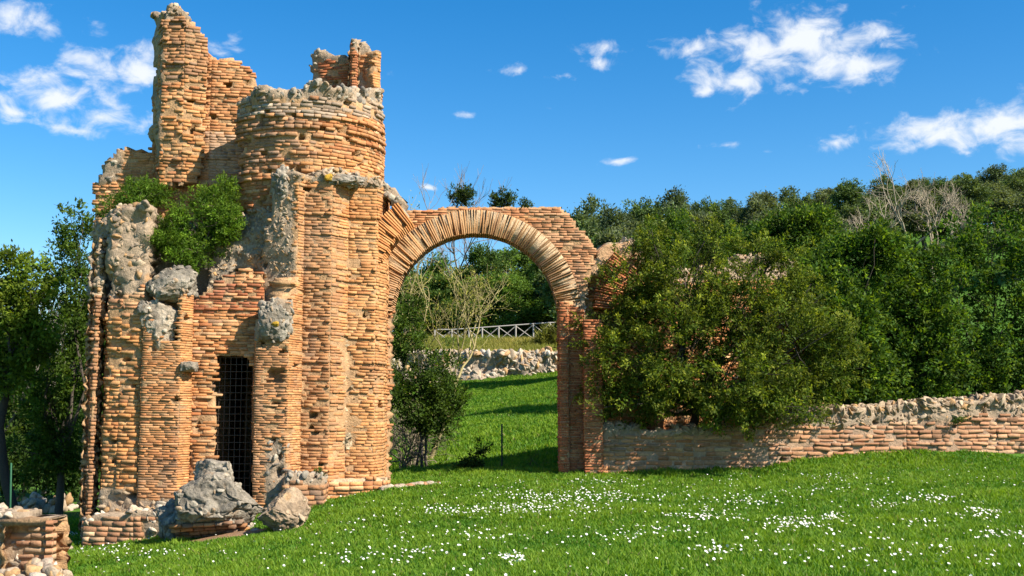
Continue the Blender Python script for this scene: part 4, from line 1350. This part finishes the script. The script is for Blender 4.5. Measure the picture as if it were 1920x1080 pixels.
for px in range(1080, 2060, 75):
    if not 1570 < px < 1860:
        HILL.append((px + rr_.uniform(-15, 15), np.interp(px, [1060, 1500, 2000], [452, 440, 415]) + rr_.uniform(-8, 12), 56 + rr_.uniform(-3, 3), 'front'))
for px, py, Y in ((700, 470, 84), (760, 500, 80), (820, 478, 86), (905, 452, 79), (945, 462, 82), (990, 455, 86), (1030, 462, 80), (1075, 450, 84), (870, 495, 90), (840, 560, 75), (900, 545, 76), (960, 555, 75), (1020, 545, 76), (780, 555, 76), (1080, 550, 76)):
    HILL.append((px, py, Y, 'arch'))
for px, py, Y in ((-40, 560, 60), (40, 600, 66), (110, 570, 62), (180, 590, 68), (-120, 540, 60)):
    HILL.append((px, py, Y, 'left'))
ORD = ['first', 'second', 'third', 'fourth', 'fifth', 'sixth', 'seventh', 'eighth', 'ninth', 'tenth', 'eleventh', 'twelfth', 'thirteenth', 'fourteenth', 'fifteenth', 'sixteenth', 'seventeenth', 'eighteenth', 'nineteenth', 'twentieth']
HILL.sort(key=lambda h: h[0])
COUNT = {}
LBL = {'topmost': ('%s rounded tree from the left along the skyline of the wooded hill', 'trees on the skyline of the hill'),
       'middle': ('%s tree from the left in the row just below the hill skyline', 'trees on the upper slope of the hill'),
       'front': ('%s tree from the left at the foot of the hill, above the evergreens', 'trees at the foot of the hill'),
       'arch': ('%s tree from the left behind the fence, seen through the arch', 'trees behind the fence'),
       'left': ('%s distant tree from the left behind the left hand grove', 'trees far behind the grove')}
for i, (px, py, Y, wh) in enumerate(HILL):
    tk, cr, tl = KINDS[(i * 7 + (i // 3)) % 4] if wh not in ('arch', 'left') else KINDS[4 if i % 3 else 5]
    top = at(px, py, Y)
    zb_ = max(gz(top[0], Y), bank_z(top[0], Y) if (wh == 'arch') else -99)
    sc = max(.55, (top[2] - zb_) / (tl * .98))
    root = bpy.data.objects.new('hill_tree', None)
    COL.objects.link(root)
    root.location = (top[0], Y, zb_)
    wsc = min(max(sc, .8), 1.15)
    root.scale = (wsc, wsc, sc)
    root.rotation_euler = (0, 0, rr_.uniform(0, 6.28))
    tag(root, LBL[wh][0] % ORD[COUNT.get(wh, 0)], 'tree', LBL[wh][1])
    COUNT[wh] = COUNT.get(wh, 0) + 1
    for nm, m in (('trunk', tk), ('crown', cr)):
        link(nm, m, root)

# bare trees on the slope and the skyline
for i, (px, py, Y, sd) in enumerate(((1700, 345, 58, 1), (1745, 360, 57, 2), (1650, 365, 58, 3), (1795, 350, 60, 4), (1610, 375, 59, 5))):
    t_ = at(px, py, Y); g = gz(t_[0], Y)
    bare_tree('bare_tree', ['tallest leafless pale tree on the hillside at the right', 'leafless pale tree just right of the tallest bare one', 'leafless pale tree just left of the tallest bare one', 'rightmost leafless tree on the hillside', 'leftmost leafless tree on the hillside'][i],
              (t_[0], Y, g), (t_[2] - g) * 1.12, 300 + sd, depth=5, kids=3, spread=.42, up=.06, tone=(.33, .27, .19), tr=.11, group='bare trees on the hillside')
# beyond the arch
b = base_at(800, 30.6)
tree('laurel_tree', 'slender dark laurel with thin trunks just inside the left of the archway', 'tree', b, [lob(762, 640, 30.6, 34, 46), lob(748, 720, 30.4, 28, 50), lob(815, 700, 30.6, 40, 50), lob(838, 745, 30.4, 34, 40), lob(790, 765, 30.3, 40, 40), lob(770, 590, 30.9, 26, 30), lob(820, 800, 30.3, 36, 24)], 71,
     trunks=3, tr=.07, nclump=420, nleaf=36, leaf=(.10, .042), sprig=(.3, .09), base=(.05, .09, .015), tip=(.15, .2, .025), bark=(.10, .085, .07), fork=.4)
bare_tree('willow_tree', 'tall yellowish willow with bare twigs seen through the arch', base_at(805, 34), 7.4, 81, depth=5, kids=3, spread=.40, up=.10, tone=(.33, .27, .12), tr=.075, stems=3, leafy=5200, leaf_tone=(.22, .21, .04), ls=.10)
bare_tree('bare_shrub', 'tangled leafless brushwood beside the left foot of the arch', base_at(752, 31.5), 2.6, 82, depth=4, kids=3, spread=.7, up=.0, tone=(.20, .16, .11), tr=.03, stems=7, cat='shrub')
bare_tree('bare_shrub', 'brown leafless brushwood behind the slender laurel inside the arch', base_at(775, 33), 3.4, 83, depth=4, kids=3, spread=.6, up=.02, tone=(.22, .18, .12), tr=.03, stems=8, cat='shrub', leafy=900, leaf_tone=(.1, .11, .03))
bare_tree('bare_tree', 'pair of distant leafless crowns against the sky through the arch', base_at(830, 88), 15.5, 84, depth=5, kids=3, spread=.35, up=.12, tone=(.24, .2, .17), tr=.16, stems=2)
bare_tree('bare_sapling', 'small leafless sapling in the grass right of the iron stake', base_at(992, 28.5), 1.15, 85, depth=2, kids=3, spread=.5, tone=(.10, .09, .05), tr=.012, cat='sapling')
tree('low_bush', 'small dark bush in the grass left of the iron stake', 'shrub', base_at(878, 28.4), [lob(870, 873, 28.4, 26, 14), lob(890, 862, 28.4, 20, 18), lob(905, 838, 28.4, 10, 12)], 86, tr=.02, nclump=60, nleaf=26, leaf=(.09, .03), sprig=(.25, .06), base=(.03, .06, .012), tip=(.09, .12, .02))
tree('low_bush', 'yellow green tuft of tall grass on the bank at the right end of the fence', 'shrub', (at(1020, 640, 67.5)[0], 67.5, bank_z(0, 67.5)), [lob(1018, 645, 67.5, 26, 16), lob(1035, 632, 67.5, 16, 20), lob(985, 655, 67.2, 24, 9)], 87, tr=.03, nclump=90, nleaf=30, leaf=(.4, .05), sprig=(.7, .12), base=(.16, .17, .03), tip=(.28, .24, .06), mat='leaf_dull', up=2.0)

# grove left of the tower
tree('evergreen_tree', 'tall dark evergreen close behind the left edge of the tower', 'tree', base_at(120, 31), [lob(138, 425, 31, 30, 45), lob(118, 500, 30.8, 45, 50), lob(150, 560, 31, 40, 60), lob(110, 620, 30.6, 55, 60), lob(150, 700, 31, 50, 70), lob(95, 740, 30.8, 60, 60), lob(135, 830, 31, 60, 60), lob(60, 850, 31.3, 60, 50)], 91,
     tr=.12, nclump=560, nleaf=40, leaf=(.12, .05), sprig=(.38, .11), base=(.055, .10, .016), tip=(.16, .2, .025), bark=(.08, .065, .05))
b = base_at(72, 26.6)
tree('leaning_tree', 'bright green tree with a leaning dark trunk at the left edge', 'tree', b, [lob(55, 545, 26.6, 42, 48), lob(10, 590, 26.4, 50, 55), lob(60, 640, 26.4, 45, 48), lob(-20, 660, 26.6, 55, 55), lob(15, 700, 26.4, 45, 30), lob(-60, 560, 26.8, 60, 70), lob(30, 500, 26.8, 30, 30)], 92, tr=.13, trunk_top=at(12, 735, 26.6),
     nclump=480, nleaf=34, leaf=(.12, .06), sprig=(.34, .13), base=(.09, .14, .018), tip=(.22, .26, .03), tipw=.6, bark=(.05, .042, .035))
tree('evergreen_tree', 'shaded dense evergreen filling the gap behind the leaning tree', 'tree', base_at(20, 36), [lob(20, 650, 36, 70, 60), lob(-60, 700, 36, 70, 80), lob(70, 720, 36.4, 60, 70), lob(10, 800, 36, 70, 60), lob(100, 830, 36.6, 60, 60), lob(-50, 850, 36, 70, 60)], 93, tr=.12, nclump=380, nleaf=34, leaf=(.15, .07), sprig=(.4, .16),
     base=(.045, .08, .016), tip=(.14, .17, .03), trunks=2)
bare_tree('bare_tree', 'leafless tree poking above the dark evergreen left of the tower', base_at(88, 37), 9.0, 94, depth=5, kids=3, spread=.33, up=.10, tone=(.2, .17, .14), tr=.09)
bare_tree('bare_tree', 'leafless tree at the extreme left edge above the leaning tree', base_at(-8, 35), 7.2, 95, depth=5, kids=3, spread=.38, up=.08, tone=(.2, .17, .14), tr=.08)
pw = Thing('rubble_heap', 'pale heap of rubble in the shade beneath the left hand trees', 'rubble', base_at(85, 32.5))
r = np.random.default_rng(3)
n = 60
xx = np.array([at(p, 900, 32.5)[0] for p in r.uniform(40, 135, n)]); yy = 32.5 + r.normal(size=n) * .25
scatter_stones(pw, pw.root, np.stack([xx, yy, ground(xx, yy) + r.random(n) * .4], 1), np.tile((0., 0, 1), (n, 1)), r, (.12, .28), 'pale', sink=0)
pw.finish('stone', 60, 'rubble_stones')

tree('thicket', 'low dark thicket under the trees at the far left', 'shrub', base_at(60, 34.5), [lob(px, py, Y, 62, 40) for px, py, Y in ((-60, 880, 34.5), (0, 860, 35), (40, 895, 34.6), (90, 870, 35), (140, 890, 34.6), (170, 860, 35), (120, 800, 36))], 96, trunks=4, tr=.05, nclump=420, nleaf=40, leaf=(.13, .06), sprig=(.35, .14), base=(.03, .06, .012), tip=(.09, .13, .02))
# shrubs rooted on the masonry
sh = [lob(372, 420, 24.2, 66, 58, .6), lob(330, 440, 24.1, 40, 40, .5), lob(400, 385, 24.4, 42, 38, .5), lob(360, 470, 23.95, 46, 30, .45), lob(425, 415, 24.3, 30, 36, .4), lob(425, 355, 24.9, 20, 22, .4), lob(300, 455, 24.0, 22, 22, .3)]
tree('ledge_shrub', 'big bright green shrub growing on the broken ledge of the tower', 'shrub', at(385, 492, 24.45), sh, 101, tr=.05, nclump=620, nleaf=44, leaf=(.07, .022), sprig=(.24, .06), base=(.08, .15, .016), tip=(.2, .27, .028), tipw=.55, inner=.2)
sh = [lob(245, 372, 25.0, 34, 30, .45), lob(215, 388, 24.9, 26, 24, .4), lob(285, 362, 25.2, 34, 22, .45), lob(258, 352, 25.3, 28, 18, .4)]
tree('ledge_shrub', 'darker green shrub on the tower shoulder left of the big one', 'shrub', at(250, 408, 25.1), sh, 102, tr=.04, nclump=260, nleaf=40, leaf=(.07, .022), sprig=(.24, .06), base=(.065, .125, .015), tip=(.17, .23, .028), tipw=.5)
for px, py, w, h, sd, lb in ((864, 368, 28, 22, 103, 'dark twiggy shrub on top of the arch, left of the other one'), (945, 376, 30, 20, 104, 'feathery shrub on top of the arch, right of the dark one'), (985, 388, 8, 9, 105, 'tiny plant on top of the arch right of the two shrubs')):
    tree('arch_shrub', lb, 'shrub', at(px, 396, 26.5), [lob(px, py, 26.5, w * .8, h * .8, .3), lob(px - w * .35, py + h * .2, 26.5, w * .5, h * .6, .2), lob(px + w * .4, py - h * .1, 26.5, w * .45, h * .7, .2)], sd, tr=.025, nclump=70 if w > 10 else 14, nleaf=26, leaf=(.07, .028), sprig=(.26, .045), base=(.035, .06, .02), tip=(.09, .13, .03), up=1.4, shell=(.3, 1.1))
for px, py, Y, sd, lb in ((600, 886, 23.6, 106, 'little weed on the grey plinth at the tower foot'), (478, 178, 25.0, 107, 'small grass tuft at the left end of the curved wall top'), (1795, 788, 26.95, 108, 'small green weed growing in the low wall face')):
    tree('weed', lb, 'plant', at(px, py + 6, Y), [lob(px, py, Y, 11, 6, .12)], sd, tr=.006, nclump=10, nleaf=22, leaf=(.06, .018), sprig=(.12, .03), base=(.06, .10, .015), tip=(.13, .17, .03), up=1.0)


# ------------------------------------------------------------------ grass and daisies
def make_grass():
    r = np.random.default_rng(1)
    N = 600000
    Y = 9.0 + (30 - 9.0) * r.random(N) ** .92
    X = (r.random(N) * 2 - 1) * (Y * .52 + 1.8)
    N2 = 130000
    Y2 = 28 + 37 * r.random(N2); X2 = -6 + 9.5 * r.random(N2)
    X, Y = np.concatenate([X, X2]), np.concatenate([Y, Y2])
    m = ~((Y > 27.0) & (Y < 28.0) & (X > 2.5))
    X, Y = X[m], Y[m]
    m = ((X - sx) / .8) ** 2 + ((Y - sy) / .38) ** 2 > 1
    X, Y = X[m], Y[m]
    n = len(X)
    Z = ground(X, Y)
    Q = np.stack([X, Y, 0 * X], 1)
    cl = fbm(Q, .7, 2, 4) * 1.5; c2 = fbm(Q, 3.2, 8, 2)
    sc = np.clip(Y / 15, .8, 2.6)
    h = (.05 + .045 * r.random(n)) * np.clip(1 + .5 * cl + .75 * c2, .35, 2.2) * np.where(Y > 27, 1.25, 1) * sc ** .35
    w = (.007 + .005 * r.random(n)) * sc
    an = r.uniform(0, 6.28, n)
    ld = np.stack([np.cos(an), np.sin(an)], 1) * (h * r.uniform(.1, .9, n))[:, None]
    a2 = r.uniform(0, 6.28, n)
    sd = np.stack([np.cos(a2), np.sin(a2), 0 * a2], 1) * w[:, None]
    B = np.stack([X, Y, Z - .005], 1)
    mid = B + np.concatenate([ld * .35, (h * .6)[:, None]], 1)
    tip = B + np.concatenate([ld, h[:, None]], 1)
    V = np.stack([B - sd, B + sd, mid + sd * .8, tip, mid - sd * .8], 1).reshape(-1, 3)
    k = np.arange(n)[:, None] * 5
    quads = k + np.array([[0, 1, 2, 4]]); tris = k + np.array([[4, 2, 3]])
    t = np.clip(.45 + .45 * cl + .35 * c2 + .28 * r.normal(size=n), 0, 1)[:, None]
    tone = np.array((.06, .165, .012)) * (1 - t) + np.array((.20, .30, .022)) * t
    dry = r.random(n) < .02
    tone[dry] = (.24, .21, .08)
    me = mesh_from('grass', V, [quads, tris], np.concatenate([tone, tone]), 'FACE', MAT['grass'])
    o = link('grass', me)
    tag(o, 'lush short green grass covering the meadow', 'grass', kind='stuff')


def make_bank_grass():
    r = np.random.default_rng(6)
    n = 30000
    X = -9 + 14 * r.random(n); Y = SY + .3 + 9 * r.random(n)
    Z = np.interp(Y, yb, ze)
    h = .16 + .18 * r.random(n); an = r.uniform(0, 6.28, n)
    ld = np.stack([np.cos(an), np.sin(an)], 1) * (h * .6)[:, None]
    B = np.stack([X, Y, Z - .02], 1); sd = np.stack([np.sin(an * 3), np.cos(an * 3), 0 * an], 1) * .035
    V = np.stack([B - sd, B + sd, B + np.concatenate([ld, h[:, None]], 1)], 1).reshape(-1, 3)
    t = np.clip(.5 + .9 * fbm(B, .5, 3, 2), 0, 1)[:, None]
    tone = np.array((.16, .2, .03)) * (1 - t) + np.array((.34, .29, .08)) * t
    o = link('bank_grass', mesh_from('bank_grass', V, [np.arange(n * 3).reshape(n, 3)], tone, 'FACE', MAT['grass']))
    tag(o, 'dry yellowish grass on the bank above the stone wall', 'grass', kind='stuff')


def make_daisies():
    r = np.random.default_rng(2)
    # patches: px, py, rx, ry, count
    PT = [(1075, 940, 150, 14, 330), (1000, 962, 130, 10, 240), (1130, 910, 50, 7, 60), (850, 965, 110, 10, 90), (1340, 900, 60, 5, 50), (1520, 888, 70, 5, 70), (1560, 905, 60, 6, 45), (1750, 872, 22, 5, 30), (1660, 880, 40, 5, 20),
          (1400, 948, 60, 9, 60), (1330, 975, 70, 12, 110), (1480, 990, 60, 10, 110), (1565, 980, 25, 10, 50), (1740, 945, 55, 9, 80), (1840, 968, 40, 8, 40), (1730, 990, 25, 8, 25), (1890, 1012, 50, 8, 60), (1845, 975, 40, 14, 40), (1650, 955, 30, 6, 30),
          (965, 1058, 30, 12, 45), (790, 1045, 60, 8, 25), (1340, 1045, 40, 10, 30), (1100, 1015, 110, 14, 45), (1230, 1005, 60, 10, 40), (860, 1010, 120, 16, 60), (740, 1060, 60, 8, 20), (130, 1000, 30, 14, 55), (200, 1035, 60, 14, 70), (290, 1045, 50, 10, 30),
          (660, 990, 60, 20, 30), (1500, 1050, 200, 20, 40), (1750, 1050, 150, 20, 45), (1250, 930, 200, 20, 70), (1650, 915, 200, 25, 70), (1000, 920, 200, 15, 60), (620, 1050, 60, 16, 25), (450, 1050, 80, 14, 16)]
    X, Y = [], []
    for px, py, rx, ry, c in PT:
        c = int(c * .9)
        qx, qy = px + rx * .6 * r.normal(size=c), py + ry * .6 * r.normal(size=c)
        d = np.array([tuple(pix_dir(a, b_)) for a, b_ in zip(qx, qy)])
        d = d[d[:, 2] < -.02]
        t = np.full(len(d), 12.0)
        for _ in range(10):                       # march the rays down to the meadow
            t = np.maximum(4.0, (EYE - ground(d[:, 0] * t, d[:, 1] * t)) / -d[:, 2])
        d = d * t[:, None]
        d = d[d[:, 1] < 25.6]
        X += list(d[:, 0]); Y += list(d[:, 1])
    m = 500
    yy = 9 + 16 * r.random(m); X += list((r.random(m) * 2 - 1) * yy * .48); Y += list(yy)
    X, Y = np.array(X), np.array(Y)
    n = len(X)
    Z = ground(X, Y) + .065 + .035 * r.random(n)
    R = .0155 * r.uniform(.75, 1.25, n)
    nn = norm(np.array((.25, -.35, 1.0)) + .35 * r.normal(size=(n, 3)))
    a = norm(np.cross(nn, np.array((0.1, 1., .2)))); b_ = np.cross(nn, a)
    C = np.stack([X, Y, Z], 1)
    k = 12
    th = np.arange(k) / k * 2 * math.pi
    rad = np.where(np.arange(k) % 2, .72, 1.0)
    rim = C[:, None] + (a[:, None] * np.cos(th)[None, :, None] + b_[:, None] * np.sin(th)[None, :, None]) * (R[:, None] * rad)[..., None] + nn[:, None] * (.003)
    cen = C[:, None]
    th5 = np.arange(5) / 5 * 2 * math.pi
    eye = C[:, None] + (a[:, None] * np.cos(th5)[None, :, None] + b_[:, None] * np.sin(th5)[None, :, None]) * (R * .33)[:, None, None] + nn[:, None] * .004
    eyec = (C + nn * .007)[:, None]
    foot = np.stack([np.stack([X - .0015, Y, Z - .10], 1), np.stack([X + .0015, Y, Z - .10], 1)], 1)
    V = np.concatenate([cen, rim, eyec, eye, foot], 1)
    per = V.shape[1]
    f = [(0, 1 + i, 1 + (i + 1) % k) for i in range(k)] + [(k + 1, k + 2 + i, k + 2 + (i + 1) % 5) for i in range(5)] + [(k + 7, k + 8, 0)]
    t = np.array([(.82, .82, .80)] * k + [(.7, .45, .03)] * 5 + [(.06, .13, .02)])
    fs_ = (np.array(f)[None] + (np.arange(n) * per)[:, None, None]).reshape(-1, 3)
    o = link('daisies', mesh_from('daisies', V.reshape(-1, 3), [fs_], np.tile(t, (n, 1)), 'FACE', MAT['petal']))
    tag(o, 'scattered drifts of small white daisies in the grass', 'daisies', kind='stuff')


make_grass()
make_bank_grass()
make_daisies()
